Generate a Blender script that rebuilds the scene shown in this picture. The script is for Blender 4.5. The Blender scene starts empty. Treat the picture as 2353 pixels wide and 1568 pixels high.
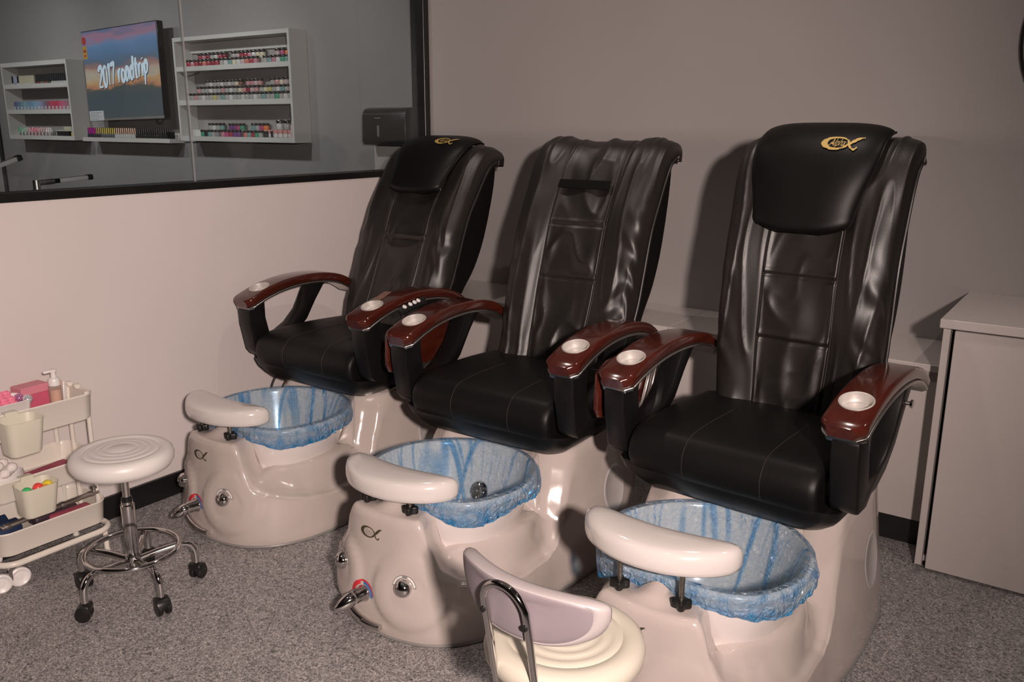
import bpy, bmesh, math, random
from mathutils import Vector, Matrix, noise
PI = math.pi
scn = bpy.context.scene
C = scn.collection
rnd = random.Random(7)

# ------------------------------------------------------------------ materials
def mat(name, col=(.5, .5, .5), rough=.5, metal=0., spec=.5, coat=0., bump=None, var=None, emit=None):
    m = bpy.data.materials.new(name); m.use_nodes = True
    nt = m.node_tree; b = nt.nodes['Principled BSDF']
    b.inputs['Base Color'].default_value = (*col, 1)
    b.inputs['Roughness'].default_value = rough
    b.inputs['Metallic'].default_value = metal
    b.inputs['Specular IOR Level'].default_value = spec
    b.inputs['Coat Weight'].default_value = coat
    b.inputs['Coat Roughness'].default_value = .05
    tc = nt.nodes.new('ShaderNodeTexCoord')
    if var:      # (scale, amount): slight procedural tone variation of the material itself
        n = nt.nodes.new('ShaderNodeTexNoise'); n.inputs['Scale'].default_value = var[0]; n.inputs['Detail'].default_value = 4
        nt.links.new(tc.outputs['Object'], n.inputs['Vector'])
        r = nt.nodes.new('ShaderNodeValToRGB')
        a = var[1]
        r.color_ramp.elements[0].position = .3; r.color_ramp.elements[1].position = .7
        r.color_ramp.elements[0].color = (*[c * (1 - a) for c in col], 1)
        r.color_ramp.elements[1].color = (*[min(1, c * (1 + a)) for c in col], 1)
        nt.links.new(n.outputs['Fac'], r.inputs['Fac']); nt.links.new(r.outputs['Color'], b.inputs['Base Color'])
    if bump:     # (scale, strength, distance)
        n = nt.nodes.new('ShaderNodeTexNoise'); n.inputs['Scale'].default_value = bump[0]; n.inputs['Detail'].default_value = 3
        nt.links.new(tc.outputs['Object'], n.inputs['Vector'])
        bn = nt.nodes.new('ShaderNodeBump'); bn.inputs['Strength'].default_value = bump[1]; bn.inputs['Distance'].default_value = bump[2]
        nt.links.new(n.outputs['Fac'], bn.inputs['Height']); nt.links.new(bn.outputs['Normal'], b.inputs['Normal'])
    if emit:
        b.inputs['Emission Color'].default_value = (*emit[0], 1); b.inputs['Emission Strength'].default_value = emit[1]
    return m

M = {}
M['wall_grey'] = mat('grey_wall_paint', (.30, .278, .27), .62, var=(1.5, .03), bump=(220, .08, .001))
M['wall_white'] = mat('white_wall_paint', (.66, .60, .585), .55, var=(2, .02), bump=(200, .06, .001))
M['ceiling'] = mat('ceiling_white', (.30, .285, .28), .8)
M['wall_room'] = mat('warm_grey_wall_paint', (.15, .14, .135), .7, var=(2, .03))
M['black_trim'] = mat('black_aluminium', (.008, .008, .008), .35, var=(20, .2))
M['black_base'] = mat('black_skirting', (.006, .006, .0065), .45, var=(20, .2))
M['acrylic'] = mat('pearl_white_acrylic', (.50, .435, .405), .16, coat=.35, var=(9, .04))
M['pad_white'] = mat('gloss_white_pad', (.64, .595, .575), .15, coat=.5, var=(8, .02))
M['basin'] = mat('basin_white', (.74, .68, .66), .2, coat=.3, var=(8, .02))
M['leather'] = mat('black_leather', (.0105, .0085, .0077), .44, spec=.72, bump=(420, .22, .0012), var=(6, .25))
M['leather_smooth'] = mat('black_leather_smooth', (.0045, .0042, .0043), .46, spec=.26, bump=(520, .18, .001), var=(6, .2))
M['shell'] = mat('black_back_fabric', (.004, .0037, .0037), .6, spec=.2, bump=(600, .3, .001), var=(8, .2))
M['plastic'] = mat('black_plastic', (.006, .0056, .0058), .36, spec=.34, var=(14, .2))
M['knob_black'] = mat('matte_black_plastic', (.008, .008, .008), .4, var=(20, .2))
M['seam'] = mat('seam_thread', (.018, .015, .014), .6, var=(60, .2))
M['velcro'] = mat('black_hook_strip', (.006, .0055, .0055), .95, spec=.1, bump=(900, .5, .001))
M['chrome'] = mat('chrome', (.62, .6, .59), .09, 1., var=(12, .03))
M['steel'] = mat('brushed_steel', (.62, .59, .56), .33, 1., var=(60, .08))
M['screw'] = mat('threaded_steel', (.3, .27, .23), .4, 1., bump=(260, .6, .002))
M['cup'] = mat('satin_aluminium', (.62, .585, .555), .45, .45, var=(40, .04))
M['gold'] = mat('gold_embroidery', (.56, .39, .12), .5, .15, bump=(900, .4, .001))
M['lamp_grey'] = mat('pale_grey_lamp', (.55, .54, .53), .35, var=(20, .05))
M['logo_bronze'] = mat('bronze_emblem', (.10, .085, .05), .35, .5, var=(60, .15))
M['logo_bronze_lt'] = mat('pale_emblem_lettering', (.33, .3, .26), .45, .2)
M['red'] = mat('red_mark', (.55, .03, .04), .35, var=(30, .1))
M['blue'] = mat('blue_mark', (.03, .15, .42), .35, var=(30, .1))
M['white_mark'] = mat('white_mark', (.75, .72, .7), .4, var=(30, .05))
M['stool_white'] = mat('white_vinyl', (.72, .68, .66), .38, var=(8, .03), bump=(500, .05, .001))
M['stool_cream'] = mat('cream_vinyl', (.62, .575, .485), .36, var=(8, .03), bump=(500, .05, .001))
M['panel_lilac'] = mat('lilac_vinyl_back', (.25, .212, .23), .5, var=(10, .04), bump=(500, .05, .001))
M['panel_edge'] = mat('pale_vinyl_edge', (.42, .375, .375), .45, var=(10, .03))
M['cart'] = mat('cream_white_enamel', (.72, .67, .60), .32, var=(6, .03))
M['bucket'] = mat('cream_plastic', (.66, .63, .52), .4, var=(6, .03))
M['white_plastic'] = mat('white_plastic', (.78, .74, .73), .35, var=(10, .03))
M['pink_box'] = mat('pink_card', (.55, .10, .17), .5, var=(12, .06))
M['pink_lid'] = mat('pale_pink_card', (.66, .23, .29), .5, var=(12, .06))
M['pink_foam'] = mat('pink_foam', (.80, .22, .33), .7, var=(40, .12), bump=(150, .3, .002))
M['red_cloth'] = mat('rose_paper', (.46, .09, .14), .6, var=(30, .12), bump=(90, .4, .003))
M['peach'] = mat('peach_plastic', (.8, .45, .3), .5, var=(14, .1))
M['blue_grey'] = mat('blue_grey_pad', (.28, .36, .40), .6, var=(20, .1))
M['navy'] = mat('navy_cloth', (.012, .03, .09), .7, var=(20, .25))
M['dark_purple'] = mat('dark_plum_pad', (.035, .02, .03), .5, var=(20, .2))
M['cotton'] = mat('cotton', (.8, .74, .72), .9, bump=(60, .6, .004))
M['laminate'] = mat('white_laminate', (.52, .475, .455), .42, var=(3, .02))
M['laminate_top'] = mat('white_laminate_top', (.54, .495, .475), .34, var=(4, .025))
M['shelf_white'] = mat('white_shelf_board', (.60, .57, .54), .5, var=(4, .02))
M['tile'] = mat('white_splashback', (.56, .50, .475), .25, var=(3, .02))
M['dispenser'] = mat('dark_brown_plastic', (.03, .026, .025), .3, var=(10, .1))
M['grey_plastic'] = mat('grey_plastic', (.22, .21, .2), .4, var=(14, .08))
M['oval'] = mat('pale_grey_inset', (.50, .47, .46), .3, coat=.2, var=(10, .03))
M['mirror'] = mat('mirror_silver', (.75, .75, .75), .02, 1.)
M['cable'] = mat('black_cable', (.006, .006, .006), .5, var=(30, .2))
M['tv_body'] = mat('tv_black', (.006, .006, .007), .25, var=(20, .1))
M['sticker_white'] = mat('sticker_paper', (.55, .55, .56), .5, emit=((.5, .52, .55), .12), var=(40, .08))  # slight glow added, the paper itself gives no light
M['sticker_yellow'] = mat('energy_sticker', (.6, .35, .06), .5, var=(30, .1))
M['sticker_red'] = mat('energy_sticker_red', (.5, .06, .06), .5, var=(30, .1))
M['tv_text'] = mat('screen_lettering', (.4, .45, .5), .4, emit=((.62, .76, .86), .55))
M['tv_text_shade'] = mat('screen_letter_shade', (.05, .05, .06), .4, emit=((.06, .07, .1), .3))

def wood_mat():
    m = mat('mahogany_gloss', (.1, .02, .01), .14, coat=.6)
    nt = m.node_tree; b = nt.nodes['Principled BSDF']
    tc = [n for n in nt.nodes if n.type == 'TEX_COORD'][0]
    mp = nt.nodes.new('ShaderNodeMapping'); mp.inputs['Scale'].default_value = (18, 2.2, 18)
    n = nt.nodes.new('ShaderNodeTexNoise'); n.inputs['Scale'].default_value = 3; n.inputs['Detail'].default_value = 5
    r = nt.nodes.new('ShaderNodeValToRGB')
    r.color_ramp.elements[0].position = .25; r.color_ramp.elements[0].color = (.044, .0075, .0048, 1)
    r.color_ramp.elements[1].position = .8; r.color_ramp.elements[1].color = (.086, .016, .009, 1)
    nt.links.new(tc.outputs['Object'], mp.inputs['Vector']); nt.links.new(mp.outputs['Vector'], n.inputs['Vector'])
    nt.links.new(n.outputs['Fac'], r.inputs['Fac']); nt.links.new(r.outputs['Color'], b.inputs['Base Color'])
    return m
M['wood'] = wood_mat()

def floor_mat():
    m = mat('speckled_grey_vinyl', (.2, .19, .18), .55)
    nt = m.node_tree; b = nt.nodes['Principled BSDF']
    tc = [n for n in nt.nodes if n.type == 'TEX_COORD'][0]
    def cells(scale, stops):
        v = nt.nodes.new('ShaderNodeTexVoronoi'); v.inputs['Scale'].default_value = scale
        nt.links.new(wv.outputs['Vector'], v.inputs['Vector'])
        sx = nt.nodes.new('ShaderNodeSeparateColor'); nt.links.new(v.outputs['Color'], sx.inputs['Color'])
        r = nt.nodes.new('ShaderNodeValToRGB'); e = r.color_ramp.elements
        e[0].position = stops[0][0]; e[0].color = (*stops[0][1], 1); e[1].position = stops[-1][0]; e[1].color = (*stops[-1][1], 1)
        for p, c in stops[1:-1]: x = e.new(p); x.color = (*c, 1)
        nt.links.new(sx.outputs['Red'], r.inputs['Fac']); return r
    n = nt.nodes.new('ShaderNodeTexNoise'); n.inputs['Scale'].default_value = 160; n.inputs['Detail'].default_value = 3
    nt.links.new(tc.outputs['Object'], n.inputs['Vector'])
    sc = nt.nodes.new('ShaderNodeVectorMath'); sc.operation = 'SCALE'; sc.inputs['Scale'].default_value = .006
    nt.links.new(n.outputs['Color'], sc.inputs[0])
    wv = nt.nodes.new('ShaderNodeVectorMath'); wv.operation = 'ADD'
    nt.links.new(tc.outputs['Object'], wv.inputs[0]); nt.links.new(sc.outputs['Vector'], wv.inputs[1])
    fine = cells(300, [(0, (.035, .033, .036)), (.25, (.13, .122, .124)), (.6, (.32, .30, .295)), (1, (.70, .655, .635))])
    coarse = cells(125, [(0, (.03, .028, .031)), (.2, (.18, .168, .166)), (.75, (.27, .252, .248)), (1, (.48, .45, .44))])
    mx = nt.nodes.new('ShaderNodeMix'); mx.data_type = 'RGBA'; mx.inputs['Factor'].default_value = .42
    nt.links.new(fine.outputs['Color'], mx.inputs['A']); nt.links.new(coarse.outputs['Color'], mx.inputs['B'])
    nt.links.new(mx.outputs['Result'], b.inputs['Base Color'])
    bn = nt.nodes.new('ShaderNodeBump'); bn.inputs['Strength'].default_value = .25; bn.inputs['Distance'].default_value = .001
    nt.links.new(n.outputs['Fac'], bn.inputs['Height']); nt.links.new(bn.outputs['Normal'], b.inputs['Normal'])
    return m
M['floor'] = floor_mat()

def glass_mat(name, tint=(.93, .95, .95), ior=1.45, gloss=1.0, body=.0):
    m = bpy.data.materials.new(name); m.use_nodes = True; nt = m.node_tree; nt.nodes.clear()
    o = nt.nodes.new('ShaderNodeOutputMaterial'); t = nt.nodes.new('ShaderNodeBsdfTransparent'); t.inputs['Color'].default_value = (*tint, 1)
    g = nt.nodes.new('ShaderNodeBsdfGlossy'); g.inputs['Roughness'].default_value = .02
    g.inputs['Color'].default_value = (gloss, gloss, gloss, 1)
    lw = nt.nodes.new('ShaderNodeLayerWeight'); lw.inputs['Blend'].default_value = .5
    pw = nt.nodes.new('ShaderNodeMath'); pw.operation = 'POWER'; pw.inputs[1].default_value = 5; nt.links.new(lw.outputs['Facing'], pw.inputs[0])
    fr = nt.nodes.new('ShaderNodeMath'); fr.operation = 'MULTIPLY_ADD'; f0 = ((ior - 1) / (ior + 1)) ** 2; fr.inputs[1].default_value = 1 - f0; fr.inputs[2].default_value = f0
    nt.links.new(pw.outputs['Value'], fr.inputs[0])
    mx = nt.nodes.new('ShaderNodeMixShader')
    nt.links.new(fr.outputs['Value'], mx.inputs['Fac']); nt.links.new(t.outputs['BSDF'], mx.inputs[1]); nt.links.new(g.outputs['BSDF'], mx.inputs[2])
    last = mx
    if body:
        d = nt.nodes.new('ShaderNodeBsdfDiffuse'); d.inputs['Color'].default_value = (.7, .7, .7, 1)
        m2 = nt.nodes.new('ShaderNodeMixShader'); m2.inputs['Fac'].default_value = body
        nt.links.new(mx.outputs['Shader'], m2.inputs[1]); nt.links.new(d.outputs['BSDF'], m2.inputs[2]); last = m2
    nt.links.new(last.outputs['Shader'], o.inputs['Surface'])
    return m
M['glass'] = glass_mat('partition_glass', (.80, .83, .84))
M['clear'] = glass_mat('clear_plastic', (.86, .85, .85), 1.4, body=.14)
M['bead'] = glass_mat('glass_joint_bead', (.7, .72, .72), 1.5, body=.3)

def liner_mat():
    m = bpy.data.materials.new('blue_plastic_film'); m.use_nodes = True; nt = m.node_tree; nt.nodes.clear()
    o = nt.nodes.new('ShaderNodeOutputMaterial')
    at = nt.nodes.new('ShaderNodeAttribute'); at.attribute_name = 'fold'
    tc = nt.nodes.new('ShaderNodeTexCoord')
    n = nt.nodes.new('ShaderNodeTexNoise'); n.inputs['Scale'].default_value = 55; n.inputs['Detail'].default_value = 6; n.inputs['Distortion'].default_value = 2.2
    nt.links.new(tc.outputs['Object'], n.inputs['Vector'])
    bn = nt.nodes.new('ShaderNodeBump'); bn.inputs['Strength'].default_value = 1.; bn.inputs['Distance'].default_value = .012
    nt.links.new(n.outputs['Fac'], bn.inputs['Height'])
    vo = nt.nodes.new('ShaderNodeTexVoronoi'); vo.feature = 'DISTANCE_TO_EDGE'; vo.inputs['Scale'].default_value = 46
    n3 = nt.nodes.new('ShaderNodeTexNoise'); n3.inputs['Scale'].default_value = 26; n3.inputs['Detail'].default_value = 4
    nt.links.new(tc.outputs['Object'], n3.inputs['Vector'])
    vs = nt.nodes.new('ShaderNodeVectorMath'); vs.operation = 'SCALE'; vs.inputs['Scale'].default_value = .05; nt.links.new(n3.outputs['Color'], vs.inputs[0])
    va = nt.nodes.new('ShaderNodeVectorMath'); va.operation = 'ADD'; nt.links.new(tc.outputs['Object'], va.inputs[0]); nt.links.new(vs.outputs['Vector'], va.inputs[1])
    nt.links.new(va.outputs['Vector'], vo.inputs['Vector'])
    hs = nt.nodes.new('ShaderNodeMath'); hs.operation = 'MULTIPLY_ADD'; hs.inputs[1].default_value = 1.6
    nt.links.new(vo.outputs['Distance'], hs.inputs[0]); nt.links.new(n.outputs['Fac'], hs.inputs[2])
    nt.links.new(hs.outputs['Value'], bn.inputs['Height'])
    # thin bluer lines along the creases of the film, on top of the big folds
    ln = nt.nodes.new('ShaderNodeMapRange'); ln.inputs['From Min'].default_value = 0; ln.inputs['From Max'].default_value = .05; ln.inputs['To Min'].default_value = .20; ln.inputs['To Max'].default_value = .01
    nt.links.new(vo.outputs['Distance'], ln.inputs['Value'])
    fa = nt.nodes.new('ShaderNodeMath'); fa.operation = 'ADD'; fa.use_clamp = True
    nt.links.new(at.outputs['Fac'], fa.inputs[0]); nt.links.new(ln.outputs['Result'], fa.inputs[1])
    cr = nt.nodes.new('ShaderNodeMix'); cr.data_type = 'RGBA'
    cr.inputs['A'].default_value = (.86, .95, 1.0, 1); cr.inputs['B'].default_value = (.03, .50, .96, 1)
    nt.links.new(fa.outputs['Value'], cr.inputs['Factor'])
    t = nt.nodes.new('ShaderNodeBsdfTransparent'); nt.links.new(cr.outputs['Result'], t.inputs['Color'])
    d = nt.nodes.new('ShaderNodeBsdfPrincipled'); d.inputs['Roughness'].default_value = .22
    cd = nt.nodes.new('ShaderNodeMix'); cd.data_type = 'RGBA'
    cd.inputs['A'].default_value = (.62, .76, .88, 1); cd.inputs['B'].default_value = (.004, .32, .74, 1)
    nt.links.new(fa.outputs['Value'], cd.inputs['Factor']); nt.links.new(cd.outputs['Result'], d.inputs['Base Color'])
    nt.links.new(bn.outputs['Normal'], d.inputs['Normal'])
    mr = nt.nodes.new('ShaderNodeMapRange'); mr.inputs['To Min'].default_value = .14; mr.inputs['To Max'].default_value = .66
    nt.links.new(fa.outputs['Value'], mr.inputs['Value'])
    g = nt.nodes.new('ShaderNodeBsdfGlossy'); g.inputs['Roughness'].default_value = .10; nt.links.new(bn.outputs['Normal'], g.inputs['Normal'])
    m1 = nt.nodes.new('ShaderNodeMixShader'); nt.links.new(mr.outputs['Result'], m1.inputs['Fac'])
    nt.links.new(t.outputs['BSDF'], m1.inputs[1]); nt.links.new(d.outputs['BSDF'], m1.inputs[2])
    m2 = nt.nodes.new('ShaderNodeMixShader'); m2.inputs['Fac'].default_value = .22
    nt.links.new(m1.outputs['Shader'], m2.inputs[1]); nt.links.new(g.outputs['BSDF'], m2.inputs[2])
    nt.links.new(m2.outputs['Shader'], o.inputs['Surface'])
    return m
M['liner'] = liner_mat()

def tv_mat():
    # a sunset shown on the screen: object coordinates, x across -.5..5, z up 0..1 (mesh is built in unit space, then scaled by its own size)
    m = bpy.data.materials.new('tv_screen_picture'); m.use_nodes = True; nt = m.node_tree
    b = nt.nodes['Principled BSDF']; b.inputs['Base Color'].default_value = (.01, .01, .012, 1); b.inputs['Roughness'].default_value = .12
    tc = nt.nodes.new('ShaderNodeTexCoord'); sp = nt.nodes.new('ShaderNodeSeparateXYZ')
    nt.links.new(tc.outputs['Generated'], sp.inputs['Vector'])
    n = nt.nodes.new('ShaderNodeTexNoise'); n.inputs['Scale'].default_value = 3.2; n.inputs['Detail'].default_value = 5
    mp = nt.nodes.new('ShaderNodeMapping'); mp.inputs['Scale'].default_value = (1.1, 1, 3.5)
    nt.links.new(tc.outputs['Generated'], mp.inputs['Vector']); nt.links.new(mp.outputs['Vector'], n.inputs['Vector'])
    ma = nt.nodes.new('ShaderNodeMath'); ma.operation = 'MULTIPLY_ADD'; ma.inputs[1].default_value = .22; ma.inputs[2].default_value = -.11
    nt.links.new(n.outputs['Fac'], ma.inputs[0])
    ad = nt.nodes.new('ShaderNodeMath'); ad.operation = 'ADD'
    nt.links.new(sp.outputs['Z'], ad.inputs[0]); nt.links.new(ma.outputs['Value'], ad.inputs[1])
    r = nt.nodes.new('ShaderNodeValToRGB'); e = r.color_ramp.elements
    e[0].position = 0; e[0].color = (.085, .105, .11, 1)
    e[1].position = 1; e[1].color = (.16, .20, .33, 1)
    for p, c in ((.22, (.075, .10, .11)), (.33, (.10, .11, .10)), (.37, (.55, .25, .13)), (.43, (.62, .38, .18)), (.48, (.55, .47, .36)), (.54, (.52, .36, .28)), (.58, (.40, .21, .19)), (.64, (.14, .18, .24)), (.72, (.13, .22, .36)), (.84, (.17, .28, .47)), (.92, (.42, .22, .30))):
        x = e.new(p); x.color = (*c, 1)
    nt.links.new(ad.outputs['Value'], r.inputs['Fac'])
    nt.links.new(r.outputs['Color'], b.inputs['Emission Color']); b.inputs['Emission Strength'].default_value = .85
    return m
M['tv_screen'] = tv_mat()

COLM = {}
def colour_mat(rgb, rough=.25, metal=0.):
    k = (tuple(round(c, 3) for c in rgb), rough, metal)
    if k not in COLM: COLM[k] = mat('varnish_%d' % len(COLM), rgb, rough, metal, coat=.3, var=(60, .08))
    return COLM[k]

# ------------------------------------------------------------------ mesh helpers
def tag(o, label=None, cat=None, group=None, kind=None):
    if label: o['label'] = label
    if cat: o['category'] = cat
    if group: o['group'] = group
    if kind: o['kind'] = kind
    return o
def link(o, parent=None):
    C.objects.link(o)
    if parent is not None: o.parent = parent
    return o
def obj(name, bm_or_vf, m, parent=None, smooth=True, angle=38, loc=None, rot=None):
    me = bpy.data.meshes.new(name)
    if isinstance(bm_or_vf, bmesh.types.BMesh):
        bmesh.ops.recalc_face_normals(bm_or_vf, faces=bm_or_vf.faces[:])
        bm_or_vf.to_mesh(me); bm_or_vf.free()
    else:
        V, F = bm_or_vf; me.from_pydata([tuple(v) for v in V], [], F); me.update()
        b = bmesh.new(); b.from_mesh(me); bmesh.ops.remove_doubles(b, verts=b.verts[:], dist=3e-5); bmesh.ops.recalc_face_normals(b, faces=b.faces[:]); b.to_mesh(me); b.free()
    for mm in (m if isinstance(m, (list, tuple)) else [m]): me.materials.append(mm)
    if smooth:
        me.polygons.foreach_set('use_smooth', [True] * len(me.polygons)); me.set_sharp_from_angle(angle=math.radians(angle))
    o = bpy.data.objects.new(name, me); link(o, parent)
    if loc is not None: o.location = loc
    if rot is not None: o.rotation_euler = rot
    return o
def empty(name, loc=(0, 0, 0), rz=0., label=None, cat=None, group=None):
    o = bpy.data.objects.new(name, None); o.empty_display_size = .05; link(o); o.location = loc; o.rotation_euler = (0, 0, rz)
    return tag(o, label, cat, group)
def struct(name, vf, m, parent=None, **k):
    o = obj(name, vf, m, parent, **k)
    if parent is None: o['kind'] = 'structure'
    return o
def addvf(bm, vf):
    vs = [bm.verts.new(v) for v in vf[0]]
    for f in vf[1]:
        try: bm.faces.new([vs[i] for i in f])
        except ValueError: pass
    return bm
def join(*vfs):
    V, F = [], []
    for v, f in vfs:
        n = len(V); V += list(v); F += [tuple(i + n for i in q) for q in f]
    return V, F
def bm_vf(bm):
    bm.verts.index_update(); r = ([v.co.copy() for v in bm.verts], [tuple(v.index for v in f.verts) for f in bm.faces]); bm.free(); return r
def box(x0, x1, y0, y1, z0, z1, r=0., seg=2):
    bm = bmesh.new(); bmesh.ops.create_cube(bm, size=1)
    for v in bm.verts:
        v.co = Vector(((x0 + x1) / 2 + v.co.x * (x1 - x0), (y0 + y1) / 2 + v.co.y * (y1 - y0), (z0 + z1) / 2 + v.co.z * (z1 - z0)))
    if r > 0: bmesh.ops.bevel(bm, geom=bm.edges[:] , offset=r, segments=seg, affect='EDGES', profile=.5)
    return bm_vf(bm)
def xf(vf, mtx): return ([mtx @ Vector(v) for v in vf[0]], vf[1])
def mv(vf, d): return ([Vector(v) + Vector(d) for v in vf[0]], vf[1])
def prism(pts, d0, d1, axis='x', r=0., seg=2):
    """closed 2-D outline extruded along an axis; pts are (y,z) for x, (x,z) for y, (x,y) for z"""
    bm = bmesh.new()
    def P(p, d): return {'x': (d, p[0], p[1]), 'y': (p[0], d, p[1]), 'z': (p[0], p[1], d)}[axis]
    a = [bm.verts.new(P(p, d0)) for p in pts]; b = [bm.verts.new(P(p, d1)) for p in pts]
    bm.faces.new(a[::-1]); bm.faces.new(b); n = len(pts)
    for i in range(n): bm.faces.new((a[i], a[(i + 1) % n], b[(i + 1) % n], b[i]))
    bmesh.ops.recalc_face_normals(bm, faces=bm.faces[:])
    if r > 0:
        es = [e for e in bm.edges if e.calc_face_angle(0) > .6]
        bmesh.ops.bevel(bm, geom=es, offset=r, segments=seg, affect='EDGES', profile=.5)
    return bm_vf(bm)
def grid(fn, nu, nv, cu=False, cv=False):
    V = [Vector(fn(i / (nu if cu else nu - 1), j / (nv if cv else nv - 1))) for j in range(nv) for i in range(nu)]
    F = []
    for j in range(nv if cv else nv - 1):
        for i in range(nu if cu else nu - 1):
            a, b = i, (i + 1) % nu; c, d = j, (j + 1) % nv
            F.append((c * nu + a, c * nu + b, d * nu + b, d * nu + a))
    return V, F
def loft(secs, caps=True, close=True):
    n = len(secs[0]); V = [Vector(p) for s in secs for p in s]; F = []
    for j in range(len(secs) - 1):
        for i in range(n if close else n - 1):
            k = (i + 1) % n; F.append((j * n + i, j * n + k, (j + 1) * n + k, (j + 1) * n + i))
    if caps: F.append(tuple(range(n))[::-1]); F.append(tuple((len(secs) - 1) * n + i for i in range(n)))
    return V, F
def lathe(prof, seg=40, c=(0, 0, 0)):
    V, F = [], []; n = len(prof)
    for i in range(seg):
        a = 2 * PI * i / seg
        for r, z in prof: V.append(Vector((c[0] + max(r, 1e-5) * math.cos(a), c[1] + max(r, 1e-5) * math.sin(a), c[2] + z)))
    for i in range(seg):
        k = (i + 1) % seg
        for j in range(n - 1): F.append((i * n + j, k * n + j, k * n + j + 1, i * n + j + 1))
    return V, F
def lathe_axis(prof, p, axis, seg=28):
    q = Vector(axis).normalized().to_track_quat('Z', 'Y').to_matrix().to_4x4()
    return xf(lathe(prof, seg), Matrix.Translation(Vector(p)) @ q)
def smooth_path(pts, n=8):
    P = [Vector(p) for p in pts]; out = []
    for i in range(len(P) - 1):
        p0 = P[max(i - 1, 0)]; p1 = P[i]; p2 = P[i + 1]; p3 = P[min(i + 2, len(P) - 1)]
        for k in range(n):
            t = k / n
            out.append(.5 * ((2 * p1) + (-p0 + p2) * t + (2 * p0 - 5 * p1 + 4 * p2 - p3) * t * t + (-p0 + 3 * p1 - 3 * p2 + p3) * t ** 3))
    out.append(P[-1]); return out
def tube(pts, r, seg=12, closed=False, caps=True):
    P = [Vector(p) for p in pts]; n = len(P); rr = r if isinstance(r, (list, tuple)) else [r] * n
    secs = []; up = None
    for i in range(n):
        if closed: t = P[(i + 1) % n] - P[i - 1]
        else: t = P[min(i + 1, n - 1)] - P[max(i - 1, 0)]
        t.normalize()
        if up is None:
            up = Vector((0, 0, 1)) if abs(t.z) < .9 else Vector((1, 0, 0))
        s = t.cross(up); s.normalize(); up = s.cross(t); up.normalize()
        secs.append([P[i] + rr[i] * (math.cos(2 * PI * k / seg) * s + math.sin(2 * PI * k / seg) * up) for k in range(seg)])
    if closed: secs.append(secs[0])
    return loft(secs, caps=caps and not closed)
def disc(c, r, axis, th, seg=28):
    return lathe_axis([(0, 0), (r, 0), (r, th), (0, th)], c, axis, seg)
def catmull(xs, ys, x):
    if x <= xs[0]: return ys[0]
    if x >= xs[-1]: return ys[-1]
    for i in range(len(xs) - 1):
        if xs[i] <= x <= xs[i + 1]: break
    t = (x - xs[i]) / (xs[i + 1] - xs[i]); t = t * t * (3 - 2 * t) * .5 + t * .5
    return ys[i] + (ys[i + 1] - ys[i]) * t
def sstep(a, b, x):
    t = max(0, min(1, (x - a) / (b - a))); return t * t * (3 - 2 * t)
def rrect(w, h, r, n=6, cx=0, cy=0):
    out = []
    for sx, sy, a0 in ((1, 1, 0), (-1, 1, 90), (-1, -1, 180), (1, -1, 270)):
        for k in range(n + 1):
            a = math.radians(a0 + 90 * k / n); out.append((cx + sx * (w / 2 - r) + r * math.cos(a), cy + sy * (h / 2 - r) + r * math.sin(a)))
    return out
def carve(o, par, cutter_vf):
    """boolean difference applied at once; returns the object with the new mesh"""
    c = obj('cutter', cutter_vf, M['plastic'], par, smooth=False)
    md = o.modifiers.new('b', 'BOOLEAN'); md.operation = 'DIFFERENCE'; md.object = c; md.solver = 'EXACT'
    bpy.context.view_layer.update(); dg = bpy.context.evaluated_depsgraph_get()
    me = bpy.data.meshes.new_from_object(o.evaluated_get(dg)); o.modifiers.clear(); o.data = me
    bpy.data.objects.remove(c)
    me.polygons.foreach_set('use_smooth', [True] * len(me.polygons)); me.set_sharp_from_angle(angle=math.radians(35))
    return o
def ribbon2d(pts, w):
    """flat polygon strip (2-D) with varying half width, returns V(2d),F"""
    V, F = [], []; n = len(pts)
    for i in range(n):
        a = Vector(pts[max(i - 1, 0)]); b = Vector(pts[min(i + 1, n - 1)]); t = (b - a); t.normalize(); nn = Vector((-t.y, t.x))
        ww = w[i] if isinstance(w, list) else w
        p = Vector(pts[i]); V += [p + nn * ww, p - nn * ww]
    for i in range(n - 1): F.append((2 * i, 2 * i + 1, 2 * i + 3, 2 * i + 2))
    return V, F
def path2(pts, n=6): return [(p.x, p.y) for p in smooth_path([(a, b, 0) for a, b in pts], n)]
exec_font = None
def text_vf(s, size, shear=0., extrude=0.):
    cu = bpy.data.curves.new('t', 'FONT'); cu.body = s; cu.size = size; cu.shear = shear; cu.extrude = extrude
    cu.align_x = 'CENTER'; cu.align_y = 'CENTER'
    o = bpy.data.objects.new('t', cu); C.objects.link(o); bpy.context.view_layer.update()
    dg = bpy.context.evaluated_depsgraph_get(); me = bpy.data.meshes.new_from_object(o.evaluated_get(dg))
    r = ([v.co.copy() for v in me.vertices], [tuple(p.vertices) for p in me.polygons])
    bpy.data.objects.remove(o); bpy.data.curves.remove(cu); bpy.data.meshes.remove(me); return r

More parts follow.
